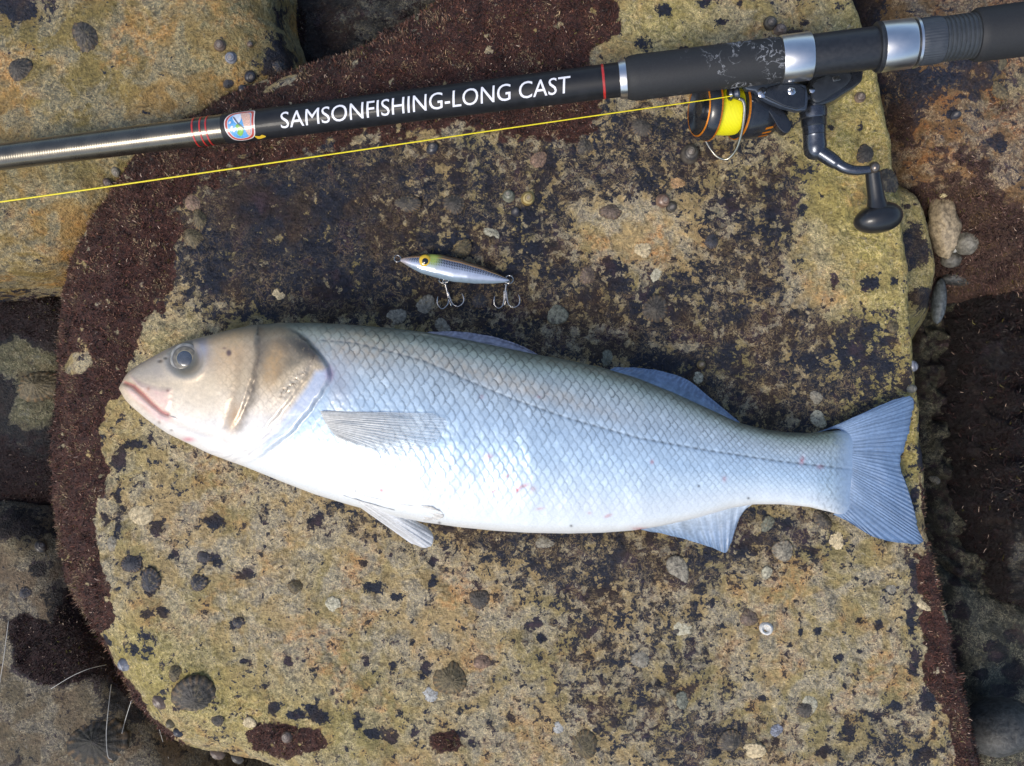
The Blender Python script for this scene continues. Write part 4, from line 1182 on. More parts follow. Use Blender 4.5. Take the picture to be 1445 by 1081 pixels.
M_CARB = carbon()
M_GLOSS = simple('black_lacquer', lin(28, 29, 32), 0.5, coat=0.12, spec=0.3, var=0.2, nscale=150, rv=0.05)
M_RED = simple('red_thread_wrap', lin(176, 40, 34), 0.35, coat=0.6)
M_SILVER = simple('brushed_aluminium', lin(214, 214, 214), 0.3, metal=1.0, var=0.02, nscale=200, rv=0.02)
M_SILVER2 = simple('dull_steel', lin(170, 168, 162), 0.32, metal=1.0, var=0.1, nscale=600)
M_HOOK = simple('hook_steel', lin(176, 172, 168), 0.24, metal=1.0, var=0.15, nscale=800)
M_FOAM = None


def foam():
    m = NT('eva_foam'); o = m.obj()
    n = m.noise(900, 3, 0.6, o); n2 = m.noise(70, 5, 0.65, o, 0.8); n3 = m.noise(26, 4, 0.6, o)
    base = m.scale(lin(40, 41, 43), m.ramp(n, 0.3, 0.7, 0.9, 1.1))
    salt = m.math('MULTIPLY', m.ramp(m.math('ABSOLUTE', m.math('SUBTRACT', n2, 0.5)), 0.0, 0.022, 1, 0), m.ramp(n3, 0.44, 0.56))
    col = m.mix(m.math('MULTIPLY', salt, m.attr('salt')), base, lin(170, 172, 176))
    m.set(color=col, rough=0.62, spec=0.35)
    m.bump(n, 0.12, 0.0003)
    return m.m


M_FOAM = foam()
rod = empty('fishing_rod', rod_c(700), 'long black fishing rod with white lettering and foam grips across the top', 'fishing rod')
rod_part('blank', [(-160, 30), (0, 31.5), (150, 34.5), (300, 37.2), (322, 37.6)], M_CARB, rod)
rod_part('butt_section', [(321, 38), (323, 39), (420, 40.3), (600, 42.5), (850, 45), (880, 45.5)], M_GLOSS, rod)
for u in (282, 292.5, 301):
    rod_part('thread_wrap', [(u - 1.3, blank_w(u) + 0.2), (u - 1, blank_w(u) + 1.2), (u + 1, blank_w(u) + 1.2), (u + 1.3, blank_w(u) + 0.2)], M_RED, rod)
rod_part('thread_wrap', [(849.5, 45.2), (850, 46), (852.5, 46), (853, 45.2)], M_RED, rod)
rod_part('winding_check', [(873, 46), (873.5, 49.5), (881, 51), (883, 51), (884, 48)], M_SILVER, rod)
g1 = rod_part('foam_grip', [(882, 48), (884, 53), (889, 57.5), (900, 59.5), (960, 58.5), (1050, 57.5), (1092, 57), (1099, 56), (1102, 53)], M_FOAM, rod)
rod_part('seat_ring', [(1099, 54), (1100, 59), (1101, 59.8), (1140, 59.8), (1141.5, 58.5), (1142, 52)], M_SILVER, rod)
rod_part('seat_tube', [(1140, 53), (1236, 51.5), (1238, 51)], simple('black_plastic', lin(34, 36, 40), 0.4, var=0.15, nscale=400, bump=0.1), rod)
M_PLAST = bpy.data.materials['black_plastic']
rod_part('rubber_bead', [(1233, 52), (1234, 59), (1236, 61.5), (1240, 61.5), (1241, 58)], M_PLAST, rod)
rod_part('seat_ring', [(1239, 56), (1240, 60.5), (1241, 61), (1283, 59.5), (1284.5, 58), (1285, 53)], M_SILVER, rod)
rod_part('lock_ring', [(1287, 54), (1287.5, 60), (1291, 60), (1292, 55)], M_SILVER, rod)
rod_part('seat_collar', [(1283, 55), (1289, 55.5)], M_PLAST, rod)


def knurl():
    V = []; F = []
    n = 144; us = np.linspace(1291, 1325, 8)
    for u in us:
        c = RA + r_t * rod_d(u)
        for k in range(n):
            a = 2 * math.pi * k / n
            r = rod_r(54.5 + (1.6 if k % 3 == 0 else 0) - (2 if u in (us[0], us[-1]) else 0), u)
            V.append(c + (r_n * math.cos(a) + r_b * math.sin(a)) * r)
    me = big_mesh('lock_nut', np.array([tuple(v) for v in V]), grid_faces(8, n, True)[:, ::-1], smooth=False)
    link('lock_nut', me, simple('grey_knurled_nut', lin(58, 62, 68), 0.38, var=0.1), rod)


knurl()
prof = []
for i in range(8):
    u0 = 1325 + i * 6.2
    prof += [(u0, 50.5), (u0 + 1.0, 53.2), (u0 + 3.8, 53.2), (u0 + 4.8, 50.5)]
rod_part('ribbed_sleeve', prof, simple('grey_rubber_sleeve', lin(52, 56, 60), 0.45, var=0.1), rod)
rod_part('foam_grip', [(1371, 50), (1372, 58), (1376, 61.5), (1384, 62), (1500, 61), (1600, 60), (1602, 50)], M_FOAM, rod)
# salt marks on the fore grip only
for ch in rod.children:
    if ch.name.startswith('foam_grip'):
        n = len(ch.data.vertices)
        co = np.zeros(n * 3, np.float32); ch.data.vertices.foreach_get('co', co); co = co.reshape(-1, 3)
        a = ch.data.attributes.new('salt', 'FLOAT', 'POINT')
        pxs = CX + co[:, 0] / S * H / (H - co[:, 2])
        a.data.foreach_set('value', (np.exp(-((pxs - 1050) / 60) ** 2) * (ch.name == 'foam_grip')).astype(np.float32))


def rod_surf(u, th, lift=0.00012):
    c = RA + r_t * rod_d(u)
    w = np.interp(u, [-160, 0, 300, 322, 323, 420, 600, 850, 880], [30, 31.5, 37.2, 37.6, 39, 40.3, 42.5, 45, 45.5])
    r = rod_r(w, u) + lift
    return c + (r_n * math.cos(th) + r_b * math.sin(th)) * r


def view_th(u):
    c = rod_c(u); vd = CAMV - c; vd -= r_t * vd.dot(r_t); vd.normalize()
    return math.atan2(vd.dot(r_b), vd.dot(r_n))


# lettering, laid round the blank
fc = bpy.data.curves.new('lettering', 'FONT')
fc.body = 'SAMSONFISHING-LONG CAST'
fc.size = 1.0; fc.offset = 0.0; fc.resolution_u = 4
fo = bpy.data.objects.new('lettering_tmp', fc); COL.objects.link(fo)
bpy.context.view_layer.update()
tme = bpy.data.meshes.new_from_object(fo.evaluated_get(bpy.context.evaluated_depsgraph_get()))
bpy.data.objects.remove(fo)
bm = bmesh.new(); bm.from_mesh(tme)
xs = [v.co.x for v in bm.verts]; ys = [v.co.y for v in bm.verts]
x0, x1, y0, y1 = min(xs), max(xs), min(ys), max(ys)
bmesh.ops.triangulate(bm, faces=bm.faces)
for i in range(1, 12):
    bmesh.ops.bisect_plane(bm, geom=bm.verts[:] + bm.edges[:] + bm.faces[:], plane_co=(0, y0 + (y1 - y0) * i / 12, 0), plane_no=(0, 1, 0))
sgn = 1 if r_b.y < 0 else -1      # r_b points down the photo or up it
for v in bm.verts:
    fx = (v.co.x - x0) / (x1 - x0); fy = (v.co.y - y0) / (y1 - y0)
    u = 405 + 400 * fx + 0.0 * fy
    th0 = view_th(u)
    hgt = 21 * S / rod_r(np.interp(u, [400, 880], [40, 45.5]), u)     # angle of the letter height
    v.co = rod_surf(u + 0.12 * (fy - .5) * 24, th0 + (-sgn) * ((fy - 0.5) * hgt + 0.10), 0.0003)
link('lettering', from_bm('lettering', bm, False), simple('white_print', lin(226, 226, 232), 0.4, var=0.03), rod)


# the round sticker: curved layers on the blank
def sticker(name, pts, mat, parent, lift):
    """pts in sticker coordinates: x along the rod (-1..1), y across (-1..1)"""
    poly = [tuple(p) for p in smoothcurve(pts, 56, True)]
    bm = bmesh.new()
    f = bm.faces.new([bm.verts.new((x, y, 0)) for x, y in poly])
    bmesh.ops.triangulate(bm, faces=[f])
    for i in range(-7, 8):
        bmesh.ops.bisect_plane(bm, geom=bm.verts[:] + bm.edges[:] + bm.faces[:], plane_co=(0, i * 0.13, 0), plane_no=(0, 1, 0))
    for v in bm.verts:
        u = 348 + v.co.x * 21 + v.co.y * 2.5
        th = view_th(u) + (-sgn) * (v.co.y * 1.12 + 0.08)
        v.co = rod_surf(u, th, lift)
    bmesh.ops.recalc_face_normals(bm, faces=bm.faces)
    return link(name, from_bm(name, bm), mat, parent)


outer = [(-0.95, 0.55), (-0.6, 0.9), (0, 0.98), (0.7, 0.95), (0.95, 0.8), (1.0, 0.2), (0.95, -0.5), (0.7, -0.85), (0.1, -1.0), (-0.5, -0.85), (-0.85, -0.4), (-1.0, 0.1)]
sc_ = lambda k, dx=0, dy=0: [(x * k + dx, y * k + dy) for x, y in outer]
st = sticker('sticker', sc_(1.0), simple('sticker_white', lin(214, 206, 202), 0.35, coat=0.4, var=0.05), rod, 0.00020)
sticker('red_band', sc_(0.93), simple('sticker_red', lin(184, 74, 62), 0.35, coat=0.4), st, 0.00028)
sticker('white_band', sc_(0.80), bpy.data.materials['sticker_white'], st, 0.00036)
sticker('sea_field', sc_(0.76), simple('sticker_blue', lin(92, 160, 214), 0.35, coat=0.4, var=0.2, nscale=900), st, 0.00044)
sticker('sand_field', [(0.05, 0.72), (0.55, 0.7), (0.72, 0.5), (0.74, 0.0), (0.66, -0.5), (0.5, -0.62), (0.35, -0.2), (0.2, 0.3)], simple('sticker_sand', lin(206, 168, 150), 0.35, coat=0.4, var=0.25, nscale=1500), st, 0.00052)
sticker('sky_field', [(-0.45, 0.62), (0.0, 0.72), (0.12, 0.35), (-0.1, 0.12), (-0.35, 0.3)], simple('sticker_pale', lin(206, 214, 226), 0.35, coat=0.4, var=0.1), st, 0.00052)
sticker('green_shape', [(-0.25, 0.02), (0.0, 0.12), (0.22, -0.1), (0.2, -0.4), (-0.02, -0.58), (-0.2, -0.42), (-0.12, -0.2)], simple('sticker_green', lin(122, 176, 66), 0.35, coat=0.4, var=0.2), st, 0.00060)
sticker('dark_line', [(-0.42, 0.5), (-0.36, 0.54), (0.0, 0.12), (0.3, -0.12), (0.28, -0.18), (-0.05, 0.06)], simple('sticker_grey', lin(96, 100, 110), 0.4), st, 0.00066)
for k_, (sx, sy) in enumerate([(-0.62, 0.2), (-0.5, -0.05), (-0.38, -0.25)]):
    sticker('white_fleck', [(sx - .08, sy), (sx, sy + .1), (sx + .1, sy + .06), (sx + .02, sy - .05)], bpy.data.materials['sticker_white'], st, 0.00064)
sticker('yellow_tab', [(0.85, -0.72), (1.15, -0.78), (1.35, -0.7), (1.55, -0.86), (1.3, -0.98), (1.0, -1.02)], simple('sticker_yellow', lin(218, 180, 50), 0.4), st, 0.00030)

# ------------------------------------------------------------------ the reel
reel = empty('spinning_reel', P(1110, 165, 0.0), 'black spinning reel with yellow line on its spool, hung under the rod', 'reel')
M_REEL = simple('reel_black', lin(30, 33, 39), 0.3, coat=0.35, var=0.12, nscale=250, bump=0.05)
M_REELG = simple('reel_slate', lin(58, 66, 78), 0.34, metal=0.35, coat=0.2, var=0.08, nscale=250)
M_ORANGE = simple('orange_anodised', lin(214, 128, 34), 0.28, metal=0.5, var=0.08)
M_GUN = simple('gunmetal', lin(84, 88, 96), 0.27, metal=0.85, var=0.1, nscale=300)
M_KNOB = simple('soft_black_knob', lin(28, 29, 32), 0.36, coat=0.25, var=0.1)
M_CHROME = simple('chrome_screw', lin(206, 206, 208), 0.16, metal=1.0, var=0.05)


def braid_mat():
    m = NT('yellow_braid'); o = m.obj()
    wv = m.n('ShaderNodeTexWave'); wv.inputs['Scale'].default_value = 330; wv.inputs['Distortion'].default_value = 1.2; wv.inputs['Detail'].default_value = 3
    mp = m.n('ShaderNodeMapping'); m.t.links.new(o, mp.inputs[0]); mp.inputs['Rotation'].default_value = (0, 0, 0.06); m.t.links.new(mp.outputs[0], wv.inputs['Vector'])
    m.set(color=m.mix(wv.outputs['Fac'], lin(222, 210, 6), lin(250, 242, 30)), rough=0.5)
    m.bump(wv.outputs['Fac'], 0.4, 0.0003)
    return m.m


M_BRAID = braid_mat()
SA, SB = P(984, 154, 0.040), P(1112, 160, 0.026)
s_t, s_n, s_b = frame(SA, SB)
SL = (SB - SA).length
KS = S * (H - 0.034) / H


def spool_part(name, prof, mat, parent=reel, segs=72):
    return link(name, lathe_mesh(name, SA, SB, [(t * KS, r * KS) for t, r in prof], segs, name in ('rim_line', 'wound_line')), mat, parent)


sp = spool_part('spool', [(4, 0), (3, 10), (5, 13), (9, 14), (11, 15), (10, 27), (7, 32), (3, 35.5), (2.5, 36), (3, 37), (6, 39.5), (13, 42), (17, 42.5), (18.5, 40), (19, 31), (58, 31), (59, 37), (60, 38.5), (66, 38.5), (66.5, 36)], M_REEL)
spool_part('rim_line', [(1.6, 35.2), (1.4, 36.2), (2.8, 37.4), (3.6, 37)], M_ORANGE, sp)
spool_part('rim_line', [(17.2, 42), (17.6, 43), (19.2, 43), (19.4, 40)], M_ORANGE, sp)
spool_part('wound_line', [(19.2, 31), (20, 33.2), (30, 34), (42, 34.2), (52, 33.6), (57.5, 32.6), (58.5, 31)], M_BRAID, sp)
spool_part('rim_line', [(59.4, 36.5), (60, 39.4), (62.2, 39.5), (62.8, 37)], M_ORANGE, sp)
rt = spool_part('rotor', [(65, 30), (66, 37), (70, 38.2), (88, 37), (102, 35), (112, 31), (122, 24), (130, 16), (133, 0)], M_REEL)
sside = 1 if s_b.y < 0 else -1
for i in range(3):
    V = []; F = []
    th0 = sside * (0.95 + i * 0.24)
    for a in range(7):
        for b in range(3):
            t = 92 + a * 2.2 + i * -1.5; th = th0 + sside * 0.05 * (b - 1) - sside * 0.012 * a
            r = np.interp(t, [88, 102, 112], [37, 35, 31]) + 0.35
            p = SA + s_t * t * KS + (s_n * math.cos(th) + s_b * math.sin(th)) * r * KS
            V.append(tuple(p))
    link('rotor_stripe', big_mesh('rotor_stripe', np.array(V), grid_faces(7, 3)), M_ORANGE, rt)

# bail: lever plate, line roller and wire
bl = link('bail_arm', plate_mesh('bail_arm', [(1046, 122), (1062, 117), (1084, 112), (1110, 116), (1136, 122), (1139, 140), (1137, 157), (1122, 158), (1104, 153), (1086, 146), (1074, 140), (1064, 130), (1052, 128)], 0.049, 0.055, 0.0016), M_REELG, reel)
link('bail_cover', plate_mesh('bail_cover', [(1082, 124), (1100, 119), (1126, 120), (1136, 126), (1135, 150), (1124, 154), (1106, 150), (1090, 142), (1078, 136)], 0.0545, 0.0566, 0.0009), M_REEL, bl)
for (x, y, r) in [(1076, 131, 7.2), (1117, 128.5, 5.8)]:
    zt = 0.0566 if x > 1100 else 0.0552
    c = P(x, y, zt); k = S * (H - zt) / H
    me = lathe_mesh('screw', c - Vector((0, 0, 0.001)), c + Vector((0, 0, 0.002)), [(0, r * k), (0.0014, r * k), (0.0019, r * k * 0.75), (0.0021, 0.0001)], 28)
    sw = link('screw', me, M_CHROME, bl)
    for an in (0.5, 0.5 + math.pi / 2):
        d = Vector((math.cos(an), math.sin(an), 0)) * r * k * 0.55
        link('slot', tube_mesh('slot', [c + d + Vector((0, 0, .00105)), c - d + Vector((0, 0, .00105))], r * k * 0.11, 6), M_REEL, sw)
link('bail_lever', plate_mesh('bail_lever', [(1066, 136), (1078, 142), (1092, 148), (1104, 160), (1113, 174), (1114, 184), (1107, 190), (1097, 183), (1088, 168), (1078, 154), (1068, 146)], 0.040, 0.0475, 0.0016, smooth_n=40), M_REEL, reel)
link('line_roller', lathe_mesh('line_roller', P(1026, 134, 0.054), P(1043, 131, 0.054), [(0, .0022), (.0006, .0036), (.002, .0042), (.004, .003), (.006, .0042), (.0072, .0040), (.0078, .002)], 28), M_GUN, bl)
wire_px = [(1042, 139, .0545), (1048, 142, .054), (1050.5, 152, .052), (1049, 172, .047), (1045, 192, .040), (1040, 208, .034), (1033, 219, .029), (1024, 225, .026), (1012, 221, .026), (1003, 211, .027), (997, 201, .029), (993, 192, .031), (991, 184, .033)]
pts = smoothcurve([tuple(P(*p)) for p in wire_px], 60)
link('bail_wire', tube_mesh('bail_wire', pts, [0.00125 - 0.00055 * i / 59 for i in range(60)], 12), simple('bail_wire_steel', lin(172, 166, 150), 0.24, metal=1.0, var=0.05), bl)

# body, foot and handle
bd = link('gear_body', plate_mesh('gear_body', [(1136, 120), (1150, 108), (1175, 101), (1198, 98), (1207, 104), (1206, 122), (1196, 132), (1180, 142), (1168, 150), (1152, 156), (1140, 158), (1134, 146)], 0.022, 0.049, 0.006, smooth_n=56), M_REEL, reel)
link('side_cover', plate_mesh('side_cover', [(1146, 118), (1170, 106), (1196, 103), (1200, 112), (1190, 124), (1172, 136), (1154, 146), (1144, 140)], 0.046, 0.0512, 0.002, smooth_n=40), simple('reel_satin', lin(40, 44, 50), 0.42, var=0.2, nscale=200), bd)
link('badge', plate_mesh('badge', [(1174, 109), (1184, 107), (1186, 113), (1176, 115)], 0.0508, 0.0515, 0.0002), M_SILVER2, bd)
for (x, y, r) in [(1147, 127, 4), (1141, 137, 3)]:
    c = P(x, y, 0.0512); k = S
    link('body_screw', lathe_mesh('body_screw', c - Vector((0, 0, .002)), c, [(0, r * k), (.0018, r * k), (.0022, r * k * .5), (.0022, .0001)], 20), M_CHROME if r == 4 else M_PLAST, bd)
link('reel_foot', plate_mesh('reel_foot', [(1096, 102), (1120, 96), (1150, 88), (1200, 84), (1212, 92), (1204, 104), (1170, 110), (1130, 118), (1102, 116)], 0.034, 0.050, 0.004, smooth_n=40), M_REEL, reel)
hA, hB = P(1147, 144, 0.040), P(1151, 226, 0.038)
k = S * (H - 0.04) / H
hs = link('handle_shank', lathe_mesh('handle_shank', hA, hB, [(0, 14 * k), (6 * k, 16 * k), (9 * k, 18.6 * k), (14 * k, 19 * k), (22 * k, 18.2 * k), (24 * k, 16.6 * k), (28 * k, 16.2 * k), (46 * k, 15.6 * k), (47 * k, 16.2 * k), (49 * k, 15.4 * k), (62 * k, 16.2 * k), (72 * k, 14.8 * k), (78 * k, 10 * k), (81 * k, 3 * k)], 48), M_GUN, reel)
link('handle_collar', lathe_mesh('handle_collar', hA, hB, [(23 * k, 16.5 * k), (24.5 * k, 17.3 * k), (34 * k, 17.0 * k), (35 * k, 16 * k)], 48), M_REEL, hs)
apx = [(1156, 214, .040), (1168, 222, .041), (1180, 230, .042), (1192, 237, .043), (1206, 240.5, .044), (1220, 240, .045), (1234, 238, .046)]
ap = smoothcurve([tuple(P(*p)) for p in apx], 40)
rad = [float(np.interp(i / 39, [0, .2, .34, .36, .5, .8, 1], [10.5, 10.2, 9.2, 8.0, 7.6, 6.3, 6.0])) * k for i in range(40)]
arm = link('crank_arm', tube_mesh('crank_arm', ap, rad, 24), M_GUN, reel)
link('pivot_ball', ball_mesh('pivot_ball', P(1233, 237, 0.046), 8 * k, 8.6 * k, 0.005), simple('bronze_pivot', lin(122, 112, 104), 0.3, metal=0.8, var=0.15), arm)
nA, nB = P(1231.5, 242, 0.043), P(1239, 300, 0.038)
kn = link('knob_stem', lathe_mesh('knob_stem', nA, nB, [(0, 8 * k), (2 * k, 10.3 * k), (20 * k, 11 * k), (36 * k, 11.6 * k), (46 * k, 13.5 * k), (54 * k, 17 * k)], 40), M_KNOB, reel)


def knob_fn(v):
    return Vector((math.copysign(abs(v.x) ** 0.9, v.x), v.y * (1 + 0.10 * v.x), v.z))


link('handle_knob', ball_mesh('handle_knob', P(1239, 308, 0.036), 34.5 * k, 21 * k, 0.0115, math.radians(13), 48, 32, knob_fn), M_KNOB, reel)

# ------------------------------------------------------------------ the running line
lp = [(1034, 135, .0585), (1000, 140.6, .0588), (880, 157.5, .0600), (700, 183.5, .0620), (500, 213, .0640), (300, 242, .0660), (100, 271, .0680), (-40, 290.5, .0694), (-200, 313, .071)]
pts = smoothcurve([tuple(P(*p)) for p in lp], 80)
link('fishing_line', tube_mesh('fishing_line', pts, [0.00032 + 0.00026 * (i / 79) for i in range(80)], 10), simple('yellow_line', lin(226, 206, 34), 0.4, var=0.12, nscale=900), label='taut yellow braided line running from the reel past the rod', cat='fishing line')

# ------------------------------------------------------------------ the lure
LT = [(565, 365.5), (572, 363), (582, 360.5), (600, 358), (625, 359.5), (650, 365.5), (680, 376), (705, 387), (714, 391.5), (718, 394)]
LB = [(565, 369), (572, 373.5), (582, 379.5), (595, 386), (615, 392), (640, 398), (670, 400.5), (695, 400.5), (712, 399), (718, 396.5)]
LTH = [(565, .0006), (572, .0024), (590, .0046), (615, .0056), (660, .0054), (700, .0036), (714, .0018), (718, .0008)]
g0 = ground(640, 380)


def lure_body():
    nu, nt = 260, 96
    us = np.linspace(565, 718, nu)
    top, bot, T = sm_interp(LT, us, 5), sm_interp(LB, us, 5), sm_interp(LTH, us, 8)
    ph = np.linspace(0, 2 * np.pi, nt, endpoint=False)
    yc, hh = (top + bot) / 2, (bot - top) / 2
    zc = g0 + 0.0075
    v = yc[:, None] - hh[:, None] * np.cos(ph)[None]; z = zc + T[:, None] * np.sign(np.sin(ph)) * np.abs(np.sin(ph))[None] ** 0.9
    u = np.repeat(us[:, None], nt, 1)
    kk = S * (H - zc) / H
    wn = (v - top[:, None]) / (bot - top)[:, None]
    c0, c1, c2, c3 = (np.array(c) for c in (lin(84, 62, 46), lin(118, 124, 140), lin(172, 182, 202), lin(160, 182, 200)))
    col = np.where(wn[..., None] < 0.16, c0, np.where(wn[..., None] < 0.2, lin(186, 140, 84), c1))
    m = sstep(0.3, 0.5, wn)[..., None]; col = col * (1 - m) + c2 * m
    m = sstep(0.7, 0.95, wn)[..., None]; col = col * (1 - m) + c3 * m
    col = col * (1 + 0.18 * fbm(u / 10, v / 6, 3, 501))[..., None]
    # printed scales along the back
    a = (u - v * 0.4) / 3.3; b = wn * 9.5
    row = np.floor(b); cell = np.hypot((a + 0.5 * (row % 2)) % 1 - 0.5, (b % 1) - 0.5)
    dot = sstep(0.46, 0.3, cell) * (wn > 0.2) * sstep(0.56, 0.44, wn)
    col = col * (1 - 0.82 * dot)[..., None]
    y = np.clip(1.3 * blob(u, v, 612, 366, 8, 10), 0, 1)[..., None] * 0.8; col = col * (1 - y) + np.array(lin(186, 206, 92)) * y
    n_ = sstep(585, 568, u)[..., None] * 0.7; col = col * (1 - n_) + np.array(lin(190, 170, 160)) * n_
    V = np.stack([(u - CX) * kk, (CY - v) * kk, z], -1).reshape(-1, 3)
    return big_mesh('body', V, grid_faces(nu, nt, True), cols=np.clip(col, 0.005, 0.9).reshape(-1, 3)), zc


lure = empty('fishing_lure', P(640, 385, g0), 'silver minnow-shaped fishing lure with a yellow eye and two treble hooks', 'fishing lure')
lme, lz = lure_body()
link('body', lme, vcol_mat('lure_lacquer', rough=0.24, metal=0.3, coat=1.0, coatr=0.06, var=0.05, bump=0.03), lure)
k = S * (H - lz) / H
e = link('eye', ball_mesh('eye', P(600, 368.5, lz + 0.0036), 9.2 * k, 9.2 * k, 0.0024), simple('lure_eye_yellow', lin(222, 182, 36), 0.2, coat=1.0, var=0.05), lure)
link('pupil', ball_mesh('pupil', P(600, 368.5, lz + 0.0052), 4.8 * k, 4.8 * k, 0.0012), simple('lure_pupil_black', lin(16, 18, 24), 0.15, coat=1.0), e)


def ring(name, cx, cy, z, r, wire, parent, tilt=0.0, sq=1.0):
    pts = []
    for i in range(29):
        a = 2 * math.pi * i / 28
        pts.append(P(cx + r * math.cos(a), cy + r * sq * math.sin(a), z + r * S * math.sin(a + tilt) * 0.35))
    return link(name, tube_mesh(name, pts, wire, 8, False), M_HOOK, parent)


ring('nose_ring', 561, 365, lz, 4.6, .00045, lure)
ring('belly_ring', 624.5, 396, lz - .001, 5.0, .00042, lure, 0.4, 0.7)
ring('belly_ring', 629, 396.5, lz - .0006, 4.2, .00042, lure, 1.2, 0.5)
ring('tail_ring', 718.5, 394.5, lz, 5.6, .0005, lure, 0.3)
ring('tail_ring', 715, 397, lz - .001, 4.4, .00042, lure, 1.6, 0.5)


def treble(shank, hooks, z):
    t = None
    pts = smoothcurve([tuple(P(x, y, z + dz)) for x, y, dz in shank], 14)
    t = link('treble_hook', tube_mesh('treble_hook', pts, .00062, 10), M_HOOK, lure)
    for h in hooks:
        pts = smoothcurve([tuple(P(x, y, z + dz)) for x, y, dz in h], 36)
        link('hook', tube_mesh('hook', pts, [0.00052 if i < 31 else 0.00052 * (36 - i) / 6 + 0.00006 for i in range(36)], 10), M_HOOK, t)
    ring('hook_eye', shank[0][0], shank[0][1], z, 2.6, .0004, t)


zb = ground(635, 425) + 0.0028
treble([(628, 399, .002), (630.5, 410, .001), (633, 422, 0)],
       [[(632, 412, .001), (633, 422, 0), (631.5, 430, 0), (624, 436, 0), (617.8, 430, .0006), (617, 424, .001), (618, 418, .0012)],
        [(632.5, 412, .001), (635.5, 422, .0008), (639.5, 429.5, .0012), (646.5, 432.5, .0016), (653, 428, .002), (654.5, 421, .0024), (651.5, 413.5, .0026)],
        [(632, 412, .0005), (634, 422, -.0006), (635.5, 429, -.0012), (637, 432, -.0016), (637.5, 428, -.002), (636.5, 421, -.002)]], zb)
zb = ground(715, 425) + 0.0026
treble([(714.5, 400, .003), (713, 412, .002), (712.5, 424, .001)],
       [[(711.5, 410, .0016), (711, 424, .0005), (708.5, 432, 0), (703, 435, 0), (697.8, 430, .0004), (697.2, 423, .001), (698.5, 417, .0012)],
        [(714.5, 410, .002), (715.8, 423, .0016), (718.5, 430.5, .0018), (725, 434, .002), (732, 430, .0022), (733.5, 422, .0026), (731.5, 415, .0028)],
        [(713, 410, .001), (713, 424, -.0004), (712.5, 430, -.0012), (711.5, 431.5, -.0018), (711, 428, -.002)]], zb)

# ------------------------------------------------------------------ limpets and sea snails
def shell_place(px, py):
    z = ground(px, py)
    a, b, c, d = ground(px - 6, py), ground(px + 6, py), ground(px, py - 6), ground(px, py + 6)
    n = Vector((-(b - a) / (12 * S), (d - c) / (12 * S), 1))
    n = Vector((max(-1.2, min(1.2, n.x)), max(-1.2, min(1.2, n.y)), 1)).normalized()
    return P(px, py, z), n


